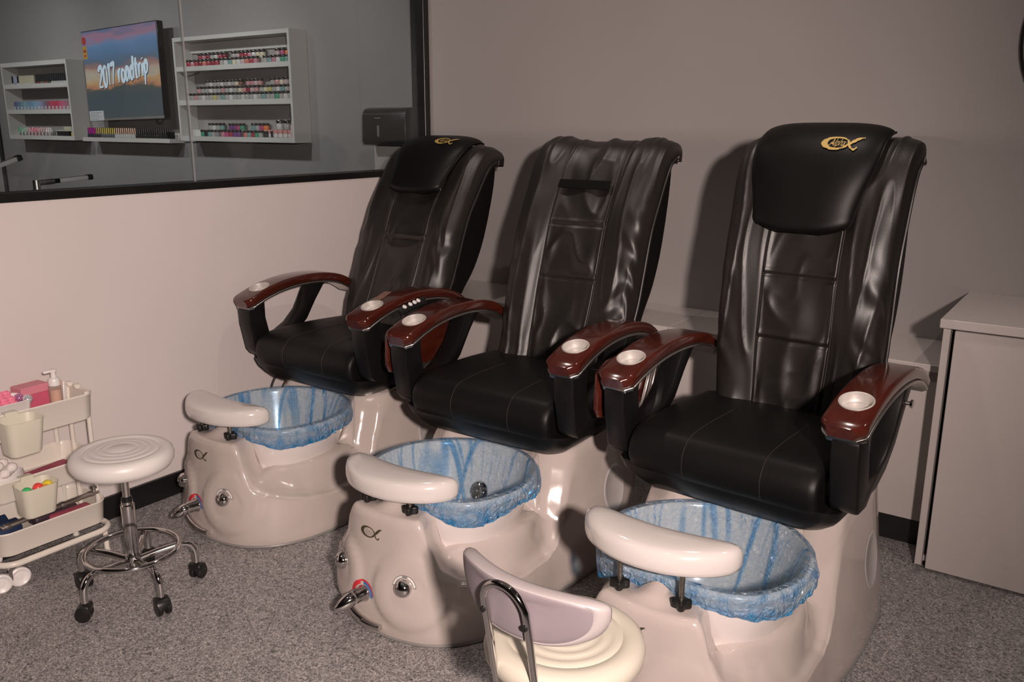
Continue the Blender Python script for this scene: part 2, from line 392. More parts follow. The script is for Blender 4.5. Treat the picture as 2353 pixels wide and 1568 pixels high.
# ------------------------------------------------------------------ the room
H = 2.75; XL = -4.70; XR = 5.6; YF = -8.0; ZP = 1.236
struct('floor', box(XL - .1, XR + .1, YF - .1, .1, -.06, 0), M['floor'], smooth=False)
struct('ceiling', box(XL - .1, XR + .1, YF - .1, .1, H, H + .06), M['ceiling'], smooth=False)
struct('wall_back', box(XL - .1, XR + .1, 0, .1, 0, H), M['wall_grey'], smooth=False)
struct('wall_right', box(XR, XR + .1, YF, 0, 0, H), M['wall_room'], smooth=False)
struct('wall_front', box(XL, XR, YF - .1, YF, 0, H), M['wall_room'], smooth=False)
struct('wall_light_blocker', box(-.1, XR, -6.06, -6.0, 0, 1.809), M['wall_room'], smooth=False)  # unseen blocker, added so its top edge shades the lower back wall
struct('wall_far_left', box(XL - .1, XL, YF, 0, 0, H), M['wall_white'], smooth=False)
struct('wall_left', box(-.10, 0, -6.2, 0, 0, ZP), M['wall_white'], smooth=False)
struct('baseboard_left', box(0, .014, -6.2, 0, 0, .092), M['black_base'], smooth=False)
struct('baseboard_back', box(2.633, XR, -.014, 0, 0, .092), M['black_base'], smooth=False)
struct('trim_1', box(XL, XL + .05, -.012, 0, 0, H), M['black_trim'], smooth=False)
win = bpy.data.objects.new('window_1', None); link(win); win['kind'] = 'structure'; win.location = (-.05, -3.1, ZP)
def wpart(n, vf, m): return obj(n, mv(vf, (.05, 3.1, -ZP)), m, win, smooth=False)
wpart('window_sill', box(-.104, .006, -6.2, 0, ZP, ZP + .03, .002, 1), M['black_trim'])
wpart('window_post', join(box(-.085, .004, -.042, 0, ZP + .03, H, .002, 1), box(.004, .010, -.034, -.022, ZP + .03, H)), M['black_trim'])
wpart('glass_pane', box(-.055, -.045, -1.4175, -.042, ZP + .03, H), M['glass'])
wpart('glass_pane', box(-.055, -.045, -6.2, -1.426, ZP + .03, H), M['glass'])
wpart('joint_bead', box(-.056, -.044, -1.4250, -1.4185, ZP + .03, H), M['bead'])
struct('trim_2', box(-.40, -.085, -.012, 0, .86, 1.372), M['tile'], smooth=False)

# low boxed ledge along the back wall
lg = empty('wall_ledge', (1.3, -.2, 0), 0, 'low white boxed-in ledge along the grey wall behind the three chairs', 'ledge')
def lp(n, vf, m): return obj(n, mv(vf, (-1.3, .2, 0)), m, lg, angle=30)
for a, b in ((.002, 1.598), (1.601, 2.630)):
    lp('top_panel', box(a, b, -.405, -.001, .663, .688, .0015, 1), M['laminate_top'])
lp('front_panel', box(.002, 2.630, -.392, -.374, .10, .663), M['laminate'])
lp('kick_board', box(.002, 2.630, -.380, -.37, 0, .10), M['black_base'])
# tall cabinet at the right
cb = empty('storage_cabinet', (3.2, -.28, 0), 0, 'white laminate cabinet against the grey wall at the right edge', 'cabinet')
def cp(n, vf, m): return obj(n, mv(vf, (-3.2, .28, 0)), m, cb, angle=30)
cp('side_panel', box(2.640, 2.662, -.556, -.002, .012, .858, .001, 1), M['laminate'])
cp('side_panel', box(3.80, 3.822, -.556, -.002, .012, .858, .001, 1), M['laminate'])
cp('back_panel', box(2.662, 3.80, -.02, -.002, .012, .858), M['laminate'])
cp('bottom_panel', box(2.662, 3.80, -.53, -.02, .02, .04), M['laminate'])
cp('door', box(2.676, 3.796, -.566, -.546, .010, .852, .0015, 1), M['laminate'])
cp('top_board', box(2.630, 3.83, -.575, -.001, .858, .888, .002, 1), M['laminate_top'])
# floor wedges under the cabinet
cp('kick_board', box(2.665, 3.80, -.50, -.48, 0, .02), M['black_base'])
# round mirror, only its rim reaches into the frame
mr = empty('round_mirror', (3.05, -.02, 1.79), 0, 'round black-framed mirror on the grey wall, cut by the right edge', 'mirror')
obj('frame', tube([(.35 * math.cos(a), 0, .35 * math.sin(a)) for a in [2 * PI * k / 64 for k in range(64)]], .014, 10, True), M['black_trim'], mr)
obj('mirror_glass', lathe_axis([(0, 0), (.345, 0), (.345, .006), (0, .006)], (0, .012, 0), (0, -1, 0), 64), M['mirror'], mr, angle=20)
# ------------------------------------------------------------------ pedicure chairs
# chair frame: x across, -y towards the basin, z up; origin on the floor under the seat
BP = [(.01, .585), (.025, .64), (.062, .74), (.105, .86), (.145, .98), (.20, 1.14), (.27, 1.265), (.325, 1.355), (.375, 1.41), (.435, 1.435), (.495, 1.428), (.528, 1.40), (.528, 1.355)]
RB = [(.20, .60), (.285, .77), (.375, .89), (.44, 1.03), (.49, 1.23), (.50, 1.36), (.47, 1.41)]
XS = [(0, -.012), (.2, -.011), (.36, -.008), (.418, -.003), (.436, -.0115), (.454, -.005), (.54, .002), (.66, .010), (.78, .012), (.88, .005), (.95, -.010), (.99, -.032), (1.0, -.06), (.985, -.085)]
XT = smooth_path([(a, b, 0) for a, b in XS], 5)

def emblem(sy=1.):
    cx, cy, k = 1000, 735, 1110.
    U = lambda x, y: ((x - cx) / k, (cy - y) / k * sy)
    V, F = [], []; n = 40
    for i in range(n):
        a = 2 * PI * i / n
        V.append(U(830 + 390 * math.cos(a), 738 - 133 * math.sin(a))); V.append(U(890 + 272 * math.cos(a), 735 - 101 * math.sin(a)))
    for i in range(n):
        j = (i + 1) % n; F.append((2 * i, 2 * i + 1, 2 * j + 1, 2 * j))
    def rib(pts, w):
        p = path2([U(*q) for q in pts], 5); m = len(p)
        ws = [w[min(int(i * (len(w) - 1) / (m - 1)), len(w) - 2)] * (1 - ((i * (len(w) - 1) / (m - 1)) % 1)) + w[min(int(i * (len(w) - 1) / (m - 1)) + 1, len(w) - 1)] * ((i * (len(w) - 1) / (m - 1)) % 1) for i in range(m)]
        v, f = ribbon2d(p, [x / k * (1 + (sy - 1) * .5) for x in ws]); b = len(V)
        V.extend([tuple(q) for q in v]); F.extend([tuple(i + b for i in q) for q in f])
    rib([(1040, 838), (1190, 760), (1320, 685), (1450, 615), (1555, 590)], [10, 24, 40, 30, 3])
    rib([(1185, 690), (1212, 770), (1300, 838), (1380, 845), (1432, 800)], [10, 25, 16, 20, 14])
    return V, F
def emblem_text(sy=1.):
    v, f = text_vf('Alpha', 1.0, .45)
    xs = [p.x for p in v]; s = (430 / 1110.) / (max(xs) - min(xs))
    return [((p.x - (max(xs) + min(xs)) / 2) * s - .105, p.y * s * 1.25 * sy) for p in v], f

# --- moulded base: polar skin about (0,-.55)
BY = -.55
def foot(th):
    c, s = math.cos(th), math.sin(th)
    b, n = (.392, 2.5) if c >= 0 else (.78, 6.5)
    return (abs(c / b) ** n + abs(s / .325) ** n) ** (-1. / n) * (1 + .10 * sstep(.25, .8, -c) * abs(s) ** .5)
HT = [(0, .385), (20, .385), (22.5, .37), (25.5, .30), (31, .235), (40, .203), (50, .183), (64, .163), (81, .15), (103, .148), (110, .165), (118, .225), (124, .31), (130, .40), (135, .447), (142, .458), (180, .458)]
HA, HZ = [a for a, z in HT], [z for a, z in HT]
def crest(th): return catmull(HA, HZ, abs(math.degrees(math.atan2(math.sin(th), math.cos(th)))))
def swirl(x, z):
    # shallow raised rounds about the two dials
    r = 0.
    for cx, cz, R in ((.105, .165, .115), (-.17, .165, .105)):
        q = math.hypot(x - cx, z - cz); r += .011 * (1 - sstep(R - .010, R + .010, q)) * sstep(.0, .05, z) - .006 * (1 - sstep(R * .55 - .01, R * .55 + .01, q))
    return r
def skin_r(th, z):
    f = foot(th); c = max(0, math.cos(th))
    q = .012 * sstep(0, .03, z) - .012
    r = f - .026 * (z / .385) * c - ((.05 + .035 * sstep(.2, .7, -math.cos(th))) * (z / .458)) * (1 - c) + .012 * math.sin(min(1, z / .25) * PI) * (.4 + .6 * c)
    r -= .004 * sstep(.03, .0, z)
    if math.cos(th) > 0: r += swirl(r * math.sin(th), z) * .8
    return r
def skin(th, z):
    r = skin_r(th, z); return Vector((r * math.sin(th), BY - r * math.cos(th), z))
def front_pt(x, z, off=0.):
    th = 0.
    for _ in range(25): th = math.asin(max(-.98, min(.98, x / skin_r(th, z))))
    e = 1e-3; n = (skin(th + e, z) - skin(th - e, z)).cross(skin(th, z + e) - skin(th, z - e)); n.normalize()
    p = skin(th, z)
    if n.dot(p - Vector((0, BY, z))) < 0: n = -n
    return p + n * off, n
def base_vf():
    nt = 216; rows = []
    for j in range(nt):
        th = 2 * PI * j / nt; h = crest(th); pr = []
        for t in (0, .015, .05, .09, .13, .17, .21, .25, .29, .33, .37, .41, .45, .49, .53, .57, .61, .65, .69, .73, .77, .81, .85, .905, .945): 
            pr.append(skin(th, h * t if t > .02 else h * t))
        d = Vector((math.sin(th), -math.cos(th), 0)); ctr = Vector((0, BY, 0))
        r0 = skin_r(th, h); fr = .016
        for a in (20, 45, 70, 90):
            a = math.radians(a); pr.append(ctr + d * (r0 - fr * (1 - math.cos(a)) - .002) + Vector((0, 0, h - fr + fr * math.sin(a))))
        lowz = .272; hi = sstep(.20, .33, h)
        cdeg = abs(math.degrees(math.atan2(math.sin(th), math.cos(th))))
        bump = .036 * math.exp(-(((r0 - .06) * math.sin(th)) / .043) ** 2) if cdeg < 60 else 0
        ri = .275 if cdeg > 60 else .290 - .015 * sstep(30, 60, cdeg)
        for k, (rr, dz) in enumerate(((r0 - .03, 0), (r0 * .5 + ri * .5 - .01, 0), (ri, 0))):
            pr.append(ctr + d * min(rr, r0 - .02 - .004 * k) + Vector((0, 0, h + (.272 - h) * (.06, .30, .62)[k] * (1 - hi) + bump * (k + 1) / 3.)))
        z2 = lowz * (1 - hi) + (h - .03) * hi
        z2b = lowz + .004
        for rr, zz in ((ri - .012, h + (z2 - h) * (.86 * (1 - hi) + .06 * hi)), (ri - .020, h + (z2 - h) * (.98 * (1 - hi) + .8 * hi)), (.248, z2 + .004 * (1 - hi)), (.228, z2b + .006), (.216, z2b + .010), (.205, .20), (.20, .16), (.198, .10)):
            if rr < .247: rr *= 1 - .14 * sstep(.45, .9, math.cos(th))
            pr.append(ctr + d * min(rr, r0 - .035) + Vector((.010, -.045 * sstep(.25, .22, rr), zz)))
        rows.append(pr)
    V = [p for r in rows for p in r]; n = len(rows[0]); F = []
    for j in range(nt):
        k = (j + 1) % nt
        for i in range(n - 1): F.append((j * n + i, k * n + i, k * n + i + 1, j * n + i + 1))
    return V, F
BASE_ME = None

def arm_path(off):
    top = [(-.468, .784), (-.435, .799), (-.36, .825), (-.28, .843), (-.2, .852), (-.1, .853), (.0, .842), (.08, .820), (.145, .785), (.165, .765)]
    p = smooth_path([(0, a, b) for a, b in top], 5)
    out = []
    for i, q in enumerate(p):
        t = p[min(i + 1, len(p) - 1)] - p[max(i - 1, 0)]; t.normalize(); n = Vector((0, -t.z, t.y)); out.append((q + n * off, n, i / (len(p) - 1)))
    return out
def arm_sweep(sx, z0, z1, dw=0., full=True, a=0., b=1.):
    secs = []
    for q, n, t in arm_path(0):
        if t < a or t > b: continue
        hw = .0590 - .009 * t
        if t < .1: hw *= .60 + .40 * sstep(-.01, .1, t)
        if t > .94: hw *= 1 - .25 * (t - .94) / .06
        hw += dw; rr = min(.012, (z1 - z0) * .45)
        prof = []
        for x, z in rrect(2 * hw, z1 - z0, rr, 4, 0, (z0 + z1) / 2): prof.append(Vector((sx * .329 + x, 0, 0)) + q + n * z)
        secs.append(prof)
    return loft(secs)

def chair(X, Y, T, rec, label, pillow, raised, side_tray, seed, drop=0., wsc=1., btw=(0, 0, 0), padz=0.):
    root = empty('pedicure_chair', (X, -1 + Y, 0), T, label, 'pedicure chair', 'pedicure spa chairs in a row')
    rot = Matrix.Translation((0, drop * -.5, -drop)) @ Matrix.Translation((0, .06, .68)) @ Matrix.Rotation(rec, 4, 'X') @ Matrix.Translation((0, -.06, -.68))
    # ---- base (the seat can swivel on it)
    low = []
    b = obj('base', base_vf(), M['acrylic'], root, angle=60); low.append(b)
    pts = [skin(2 * PI * j / 120, .0) for j in range(120)]
    obj('base_trim', tube([p * 1. + Vector((0, 0, .006)) for p in pts], .006, 8, True), M['grey_plastic'], b)
    ev, ef = emblem(1.7)
    obj('emblem', ([front_pt(-.035 + p[0] * .086, .318 + p[1] * .086, .0012)[0] for p in ev], ef), M['logo_bronze'], b)
    tv, tf = emblem_text(1.7)
    obj('emblem_lettering', ([front_pt(-.035 + p[0] * .086, .318 + p[1] * .086, .0014)[0] for p in tv], tf), M['logo_bronze_lt'], b)
    for sx in (-1, 1):
        th0 = PI / 2 + math.atan2(.50, .31)
        def ov(i, j):
            a = 2 * PI * i; rr = (1, .93, .86, .84, .02)[int(round(j * 4))]; o = (.0004, .0022, .0022, .0014, .0014)[int(round(j * 4))]
            yy = -.05 + .080 * rr * math.cos(a); zz = .235 + .09 * rr * math.sin(a)
            lo_, hi_ = PI / 2, PI
            for _ in range(40):
                th = (lo_ + hi_) / 2
                if -skin_r(th, zz) * math.cos(th) < yy - BY: lo_ = th
                else: hi_ = th
            r = skin_r(th, zz)
            return Vector((sx * (r * math.sin(th) + o), yy, zz))
        obj('oval_inset', grid(ov, 40, 5, cu=True), M['oval'], b)
    # ---- basin
    bc = Vector((.018, -.600, 0))
    prof = [(0, .17), (.10, .172), (.165, .19), (.192, .22), (.212, .27), (.236, .34), (.252, .395), (.259, .418), (.266, .424), (.274, .418), (.275, .405), (.266, .395), (.256, .37), (.243, .33), (.220, .27), (.2, .215), (.17, .18)]
    bs = obj('basin', dee([(r, z) for r, z in smooth_prof(prof)], 84, bc), M['basin'], root, angle=60); low.append(bs)
    if seed == 2:
        jp = Vector((-.019, -.400, .266)); ax = Vector((-.02, -.9, .40)).normalized()
        jv = lathe_axis([(0, -.004), (.034, -.004), (.036, .004), (.03, .012), (.02, .012), (.018, .006), (0, .006)], jp, ax, 32)
        j = obj('jet', jv, M['chrome'], bs)
        q = ax.to_track_quat('Z', 'Y').to_matrix().to_4x4()
        bl = [xf(box(.004, .026, -.0014, .0014, .006, .0155), Matrix.Translation(jp) @ q @ Matrix.Rotation(2 * PI * k / 12, 4, 'Z')) for k in range(12)]
        obj('jet_grille', join(*bl), M['steel'], j)
    # ---- footrest on two screws
    z0 = (.472 if raised else .432) + padz
    def outline(s, z, n=60):
        o = []
        for k in range(n):
            a = 2 * PI * k / n; ca, sa = math.cos(a), math.sin(a)
            x = .206 * math.copysign(abs(ca) ** .82, ca); y = .078 * math.copysign(abs(sa) ** .8, sa)
            if sa > 0: y *= .80
            x *= 1 - (1 - s) * .40; y *= s
            o.append(Vector((-.022 + x, -.845 + y + .055 * (x / .2) ** 2, z)))
        return o
    lv = [(.90, 0), (.965, .004), (1, .014), (1.0, .028), (.985, .040), (.94, .050), (.86, .0565), (.7, .061), (.45, .0635), (.15, .0645)]
    fr = obj('footrest', loft([outline(s, z0 + z) for s, z in lv]), M['pad_white'], root, angle=70); low.append(fr)
    for sx in (-.082, .082):
        obj('support_screw', lathe([(0, .375), (.0065, .375), (.0065, z0 + .006), (0, z0 + .006)], 14, (sx - .01, -.864, 0)), M['screw'], fr)
        star = []
        for k in range(48):
            a = 2 * PI * k / 48; r = .0205 + .0045 * math.cos(4 * a); star.append((sx - .01 + r * math.cos(a + .4), -.864 + r * math.sin(a + .4)))
        obj('hand_knob', prism(star, .388, .410, 'z', .003), M['knob_black'], fr)
    # ---- tap, dials and chrome handle on the front
    p, n = front_pt(-.052, .125)
    fa = obj('tap', lathe_axis([(0, -.004), (.026, -.004), (.026, .006), (.022, .012), (.0215, .034), (.018, .042), (0, .044)], p, n, 32), M['chrome'], root); low.append(fa)
    ld = (Vector((-.34, 0, -.42)) + n * .78).normalized()
    obj('lever', lathe_axis([(0, -.014), (.010, -.012), (.018, -.004), (.0215, .010), (.0215, .022), (.0195, .036), (.0155, .050), (.010, .062), (.004, .068), (0, .069)], p + n * .036, ld, 28), M['chrome'], fa)
    def arc(cx, cz, r0, r1, a0, a1, off, n=26):
        V, F = [], []
        for k in range(n):
            a = math.radians(a0 + (a1 - a0) * k / (n - 1))
            for r in (r0, r1): V.append(front_pt(cx + r * math.cos(a), cz + r * math.sin(a), off)[0])
        for k in range(n - 1): F.append((2 * k, 2 * k + 1, 2 * k + 3, 2 * k + 2))
        return V, F
    obj('hot_mark', join(arc(-.052, .125, .037, .043, 0, 180, .0012), arc(-.052, .125, .030, .037, 110, 180, .0012)), M['red'], fa)
    obj('cold_mark', arc(-.052, .125, .029, .037, -12, 92, .0014), M['blue'], fa)
    for dx, dz in ((.10, .185), (-.165, .185)):
        p, n = front_pt(dx, dz)
        d = obj('dial', lathe_axis([(0, -.003), (.026, -.003), (.027, .006), (.024, .016), (.016, .023), (.007, .026), (0, .0265)], p, n, 30), M['chrome'], root); low.append(d)
        obj('dial_mark', join(arc(dx, dz, .031, .036, 10, 76, .0013), arc(dx, dz, .031, .036, 104, 172, .0013)), M['white_mark'], d)
        obj('dial_ring', arc(dx, dz, .0285, .0382, 4, 178, .0009, 40), M['grey_plastic'], d)
    hb = []
    for k in range(15):
        t = k / 14; x = -.115 + .135 * t; z = .062 - .024 * t - .012 * math.sin(PI * t)
        hb.append(front_pt(x, z, .010)[0])
    low.append(obj('grab_handle', tube(hb, [.014 - .004 * abs(2 * k / 14 - 1) for k in range(15)], 12), M['chrome'], root))
    for o in low: o.location = (btw[0], btw[1], 0); o.rotation_euler = (0, 0, btw[2])
    # ---- seat pan, cushion
    secs = []
    for z, w, y0, r in ((.446, .52, -.365, .05), (.453, .56, -.385, .06), (.475, .61, -.405, .06), (.50, .645, -.420, .05), (.526, .66, -.428, .045), (.532, .66, -.428, .045), (.534, .60, -.40, .04)):
        secs.append([Vector((x, y, z)) for x, y in rrect(w, -.06 - y0, r, 6, 0, (-.06 + y0) / 2)])
    obj('seat_pan', loft(secs), M['plastic'], root)
    so = smooth_path([(0, a, c) for a, c in ((.05, .52), (-.2, .51), (-.37, .506), (-.42, .513), (-.445, .545), (-.447, .59), (-.425, .625), (-.385, .643), (-.28, .650), (-.12, .648), (.05, .638))], 6)
    secs = []
    for x, s in ((-.281, .80), (-.279, .90), (-.272, .965), (-.255, .995), (-.22, 1.003), (-.12, 1.0), (0, 1.004), (.12, 1.0), (.22, 1.003), (.255, .995), (.272, .965), (.279, .90), (.281, .80)):
        secs.append([Vector((x, -.2 + (q.y + .2) * (1 - (1 - s) * .45), .565 + (q.z - .565) * s)) for q in so])
    se = obj('seat_cushion', loft(secs), M['leather_smooth'], root, angle=60)
    for x in (-.10, .13):
        obj('stitch_line', tube([Vector((x, q.y, q.z)) + Vector((0, -.0003, .0004)) for q in so[len(so) // 3:-6]], .0014, 6), M['seam'], se)
    # ---- backrest
    bp = [rot @ Vector((0, a, c)) for a, c in BP]; sp = smooth_path(bp, 9); m = len(sp); L = [0.]
    for i in range(1, m): L.append(L[-1] + (sp[i] - sp[i - 1]).length)
    TL = L[-1]
    def at(s):
        s = max(0, min(TL, s)); i = 0
        while i < m - 2 and L[i + 1] < s: i += 1
        t = (s - L[i]) / max(1e-6, L[i + 1] - L[i]); p = sp[i].lerp(sp[i + 1], t)
        a, b2 = sp[max(i - 2, 0)], sp[min(i + 3, m - 1)]; tt = (b2 - a).normalized(); return p, Vector((0, -tt.z, tt.y))
    def half_w(s): return (.254 + .024 * sstep(.02, .35, s) + .002 * sstep(.62, .95, s)) * wsc
    sd = seed * 7.3
    seams = {1: (.70, .46), 2: (.575, .37), 3: (.53, .33)}[seed]
    nx = len(XT)
    def bk(u, v):
        s = v * TL; p, n = at(s); k = (u * 2 - 1); i = min(int(abs(k) * (nx - 1)), nx - 2); f = abs(k) * (nx - 1) - i
        q = XT[i].lerp(XT[i + 1], f); xr = q.x; d = q.y; top = sstep(.62, .84, s)
        if d > -.02: d *= 1 - .55 * top
        w = half_w(s); sg = 1 if k >= 0 else -1
        # creases in the leather
        fade = sstep(.02, .1, s)
        if xr < .43:
            for zs in seams: d -= .006 * math.exp(-((s - zs) / .0045) ** 2) - .003 * math.exp(-((s - zs - .014) / .008) ** 2)
            g = noise.noise(Vector((k * 5.5 + sd, s * 4.2, 1.3 * seed))); h2 = noise.noise(Vector((k * 6 - s * 3, s * 4.5, sd)))
            d += fade * (.012 * (1 - min(1, abs(g) * 2.6)) ** 2 + .007 * h2 + .0035 * (1 - min(1, abs(noise.noise(Vector((k * 5 + s * 4, s * 4 - k * 3, sd + 9)))) * 3)) ** 2) * sstep(.43, .3, xr)
        else:
            g = math.sin((s * 52 + sg * xr * 14) + 6 * noise.noise(Vector((k * 4, s * 5, sd))))
            msk = sstep(.62, .92, xr) * sstep(.06, .2, s) * (1 - sstep(.42, .75, s)) * (1 if sg > 0 else .45)
            d += .0055 * g * msk
            d += .006 * noise.noise(Vector((k * 4 + sd, s * 3.2, 2))) * fade
            d += .007 * (1 - min(1, abs(noise.noise(Vector((k * 7.5 + sd, s * 2.4 + 3, 5)))) * 3.2)) ** 2 * sstep(.45, .58, xr) * (1 - sstep(.8, .95, xr))
        lo = (.020 * noise.noise(Vector((k * 2.6, s * 9, sd + 4))) + .007 * noise.noise(Vector((k * 6, s * 22, sd + 1)))) * (1 - sstep(.0, .20, s))
        w2 = w * (1 + .006 * noise.noise(Vector((s * 6, sg * 3., sd))))
        return Vector((sg * xr * w2, 0, 0)) + p + n * (d + lo)
    bo = obj('backrest', grid(bk, 171, 200), M['leather'], root, angle=180)
    for sg in (-1, 1):
        e = [];
        for j in range(5, 60):
            v = j / 59.; s = v * TL; p, n = at(s); e.append(Vector((sg * half_w(s) * 1.012, 0, 0)) + p + n * -.066)
        obj('piping', tube(e, .005, 8), M['leather'], bo)
        e = []
        for j in range(2, 110):
            v = j / 112.; s = v * TL; p, n = at(s); e.append(Vector((sg * half_w(s) * .436, 0, 0)) + p + n * -.0095)
        obj('stitch_line', tube(e, .0016, 6), M['seam'], bo)
    obj('hem', tube([bk(.06 + .88 * j / 60., .046) + Vector((0, -.002, 0)) for j in range(61)], .0035, 8), M['leather'], bo)
    # shell behind the cushion
    fr2 = [at(TL * t) for t in (.02, .12, .24, .36, .48, .6, .70, .78, .84)]
    outl = [(p + n * -.05) for p, n in fr2] + [rot @ Vector((0, a, c)) for a, c in RB[::-1]]
    outl = [(q.y, q.z) for q in outl]
    ss = smooth_path([(0, a, c) for a, c in outl[9:]], 4)
    outl = outl[:9] + [(q.y, q.z) for q in ss]
    obj('back_shell', prism(outl, -.246 * wsc, .246 * wsc, 'x', .018, 3), M['shell'], root, angle=50)
    if not pillow:   # the strip that would hold the pillow
        def vs(u, v):
            s = .735 + (v - .5) * .036; p, n = at(s); return Vector(((u - .5) * .222 - .004, 0, 0)) + p + n * (.012 + .002 * math.sin(v * PI))
        obj('hook_strip', grid(vs, 12, 6), M['velcro'], bo)
    else:
        s0, s1 = pillow
        def pw(b):
            w = .150 + .042 * sstep(.1, .75, b)
            if b < .16: w *= (1 - (1 - b / .16) ** 3.2 * .55)
            return w
        def pil(a, b, lift=0.):
            s = s0 + (s1 - s0) * b; p, n = at(s); w = pw(b); an = 2 * PI * a; ca, sa = math.cos(an), math.sin(an)
            th = .021
            if b < .06: th *= math.sqrt(max(.0, 1 - (1 - b / .06) ** 2)) * .9 + .1
            if b > .95: th *= math.sqrt(max(.0, 1 - ((b - .95) / .05) ** 2)) * .9 + .1
            x = w * math.copysign(abs(ca) ** .55, ca); z = th * math.copysign(abs(sa) ** .7, sa)
            sag = .010 * (abs(ca) ** 2) - .0
            bulge = .007 * math.sin(PI * min(1, b * 1.2)) * (1 - abs(ca) ** 3) if sa > 0 else 0
            return Vector((x - .012, 0, 0)) + p + n * (.030 + z + bulge + lift - sag)
        secs = [[pil(i / 64., j / 60.) for i in range(64)] for j in range(61)]
        po = obj('headrest_pillow', loft(secs), M['leather_smooth'], bo, angle=70)
        obj('piping', tube([pil(0.0, j / 50.) for j in range(3, 51)], .004, 8), M['leather_smooth'], po)
        obj('piping', tube([pil(.5, j / 50.) for j in range(3, 51)], .004, 8), M['leather_smooth'], po)
        sc = .118; bcen = .70
        def on(px, py):
            x = .070 + px * sc; b = bcen + py * sc / (s1 - s0); w = pw(b); ca = max(-.97, min(.97, math.copysign((abs(x + .012) / w) ** (1 / .55), x + .012)))
            a = math.acos(ca) / (2 * PI); return pil(a, b, .0035)
        ev, ef = emblem(1.25); eo = obj('emblem', ([on(*p) for p in ev], ef), M['gold'], po)
        tv, tf = emblem_text(1.25); obj('emblem_lettering', ([on(*p) for p in tv], tf), M['gold'], eo)
    # ---- arms
    for sx in (-1, 1):
        w = obj('armrest', arm_sweep(sx, -.036, 0), M['wood'], root, angle=50)
        cpt, cn, _ = min(arm_path(0), key=lambda q: abs(q[0].y + .363))
        cc = Vector((sx * .329, cpt.y, cpt.z))
        carve(w, root, lathe_axis([(0, -.027), (.040, -.027), (.040, .03), (0, .03)], cc, cn, 36))
        obj('cup_holder', lathe_axis([(0, -.024), (.034, -.024), (.0385, -.019), (.0393, -.002), (.0400, .0008), (.0425, .0016), (.0440, .0006), (.0440, -.0014), (.0398, -.0022), (.0396, -.0262), (0, -.0262)], cc, cn, 48), M['cup'], w)
        obj('chrome_trim', arm_sweep(sx, -.0445, -.0365, .0015), M['steel'], w, angle=40)
        obj('tip_trim', arm_sweep(sx, -.0515, -.0368, .0032, b=.085), M['chrome'], w, angle=40)
        fo = [(-.452, .745), (-.448, .68), (-.425, .565), (-.405, .540), (-.345, .540), (-.325, .555), (-.31, .566), (-.27, .568), (-.2, .598), (-.135, .652), (-.08, .73), (-.03, .79), (.0, .812), (-.085, .822), (-.118, .765), (-.155, .700), (-.215, .648), (-.275, .620), (-.342, .612), (-.362, .70), (-.362, .785), (-.40, .77)]
        x0, x1 = (.304, .376) if sx > 0 else (-.364, -.294)
        a = obj('arm_frame', prism(fo, x0, x1, 'x', .008, 2), M['plastic'], root, angle=35)
        if sx > 0 and seed == 3:
            obj('release_button', lathe_axis([(0, -.002), (.006, -.002), (.006, .012), (.012, .014), (.012, .020), (0, .021)], (.372, -.068, .755), (1, 0, 0), 22), M['chrome'], a)
    if side_tray:
        tr = obj('side_tray', prism([(-.42, .66), (-.405, .63), (-.36, .62), (-.12, .625), (-.075, .65), (-.06, .73), (-.075, .79), (-.12, .812), (-.36, .80), (-.415, .77)], -.420, -.402, 'x', .004, 2), M['wood'], root, angle=40)
        if seed == 3:
            hm = Matrix.Translation((-.386, -.135, .685)) @ Matrix.Rotation(math.radians(-22), 4, 'X')
            obj('hinge', join(xf(box(-.012, .012, -.009, .009, -.06, .075, .002, 1), hm), xf(box(-.006, .006, -.03, -.018, -.09, .07, .002, 1), hm)), M['steel'], tr)
    if seed == 1:   # hand control on the outer side of the right arm
        cpd = obj('control_pad', xf(box(-.010, .010, -.075, .075, -.016, .016, .005, 2), Matrix.Translation((.388, -.20, .803)) @ Matrix.Rotation(math.radians(9), 4, 'X') @ Matrix.Rotation(math.radians(-35), 4, 'Y')), M['knob_black'], root, angle=40)
        for yy in (-.248, -.215, -.19, -.168):
            obj('button', lathe_axis([(0, 0), (.009, 0), (.009, .004), (.006, .006), (0, .006)], (.392, yy, .814 + (yy + .2) * .15), (.6, 0, .8), 16), M['white_plastic'], cpd, angle=40)
    # small joint between seat back and pan so the shell is carried
    obj('back_bracket', box(-.19, .19, .05, .20, .525, .66, .01, 1), M['plastic'], root, angle=30)
    return root

def dee_r(ph):
    """plan radius factor of the basin: round, but cut flatter on the console side (-y)"""
    c = -math.sin(ph); R = .275; f = .226
    if c <= .05: return 1.
    q = f / c / R; return min(1., (1 + q ** -9) ** (-1 / 9.) * 1.005) if q < 3 else 1.
def dee(prof, seg, c):
    V, F = lathe(prof, seg); n = len(prof)
    for i in range(seg):
        k = dee_r(2 * PI * i / seg)
        for j in range(n):
            v = V[i * n + j]; t = sstep(.10, .26, math.hypot(v.x, v.y)); kk = 1 + (k - 1) * t
            V[i * n + j] = Vector((v.x * kk, v.y * kk, v.z)) + c
    return V, F
def smooth_prof(p):
    return [(q.x, q.y) for q in smooth_path([(a, b, 0) for a, b in p], 3)]

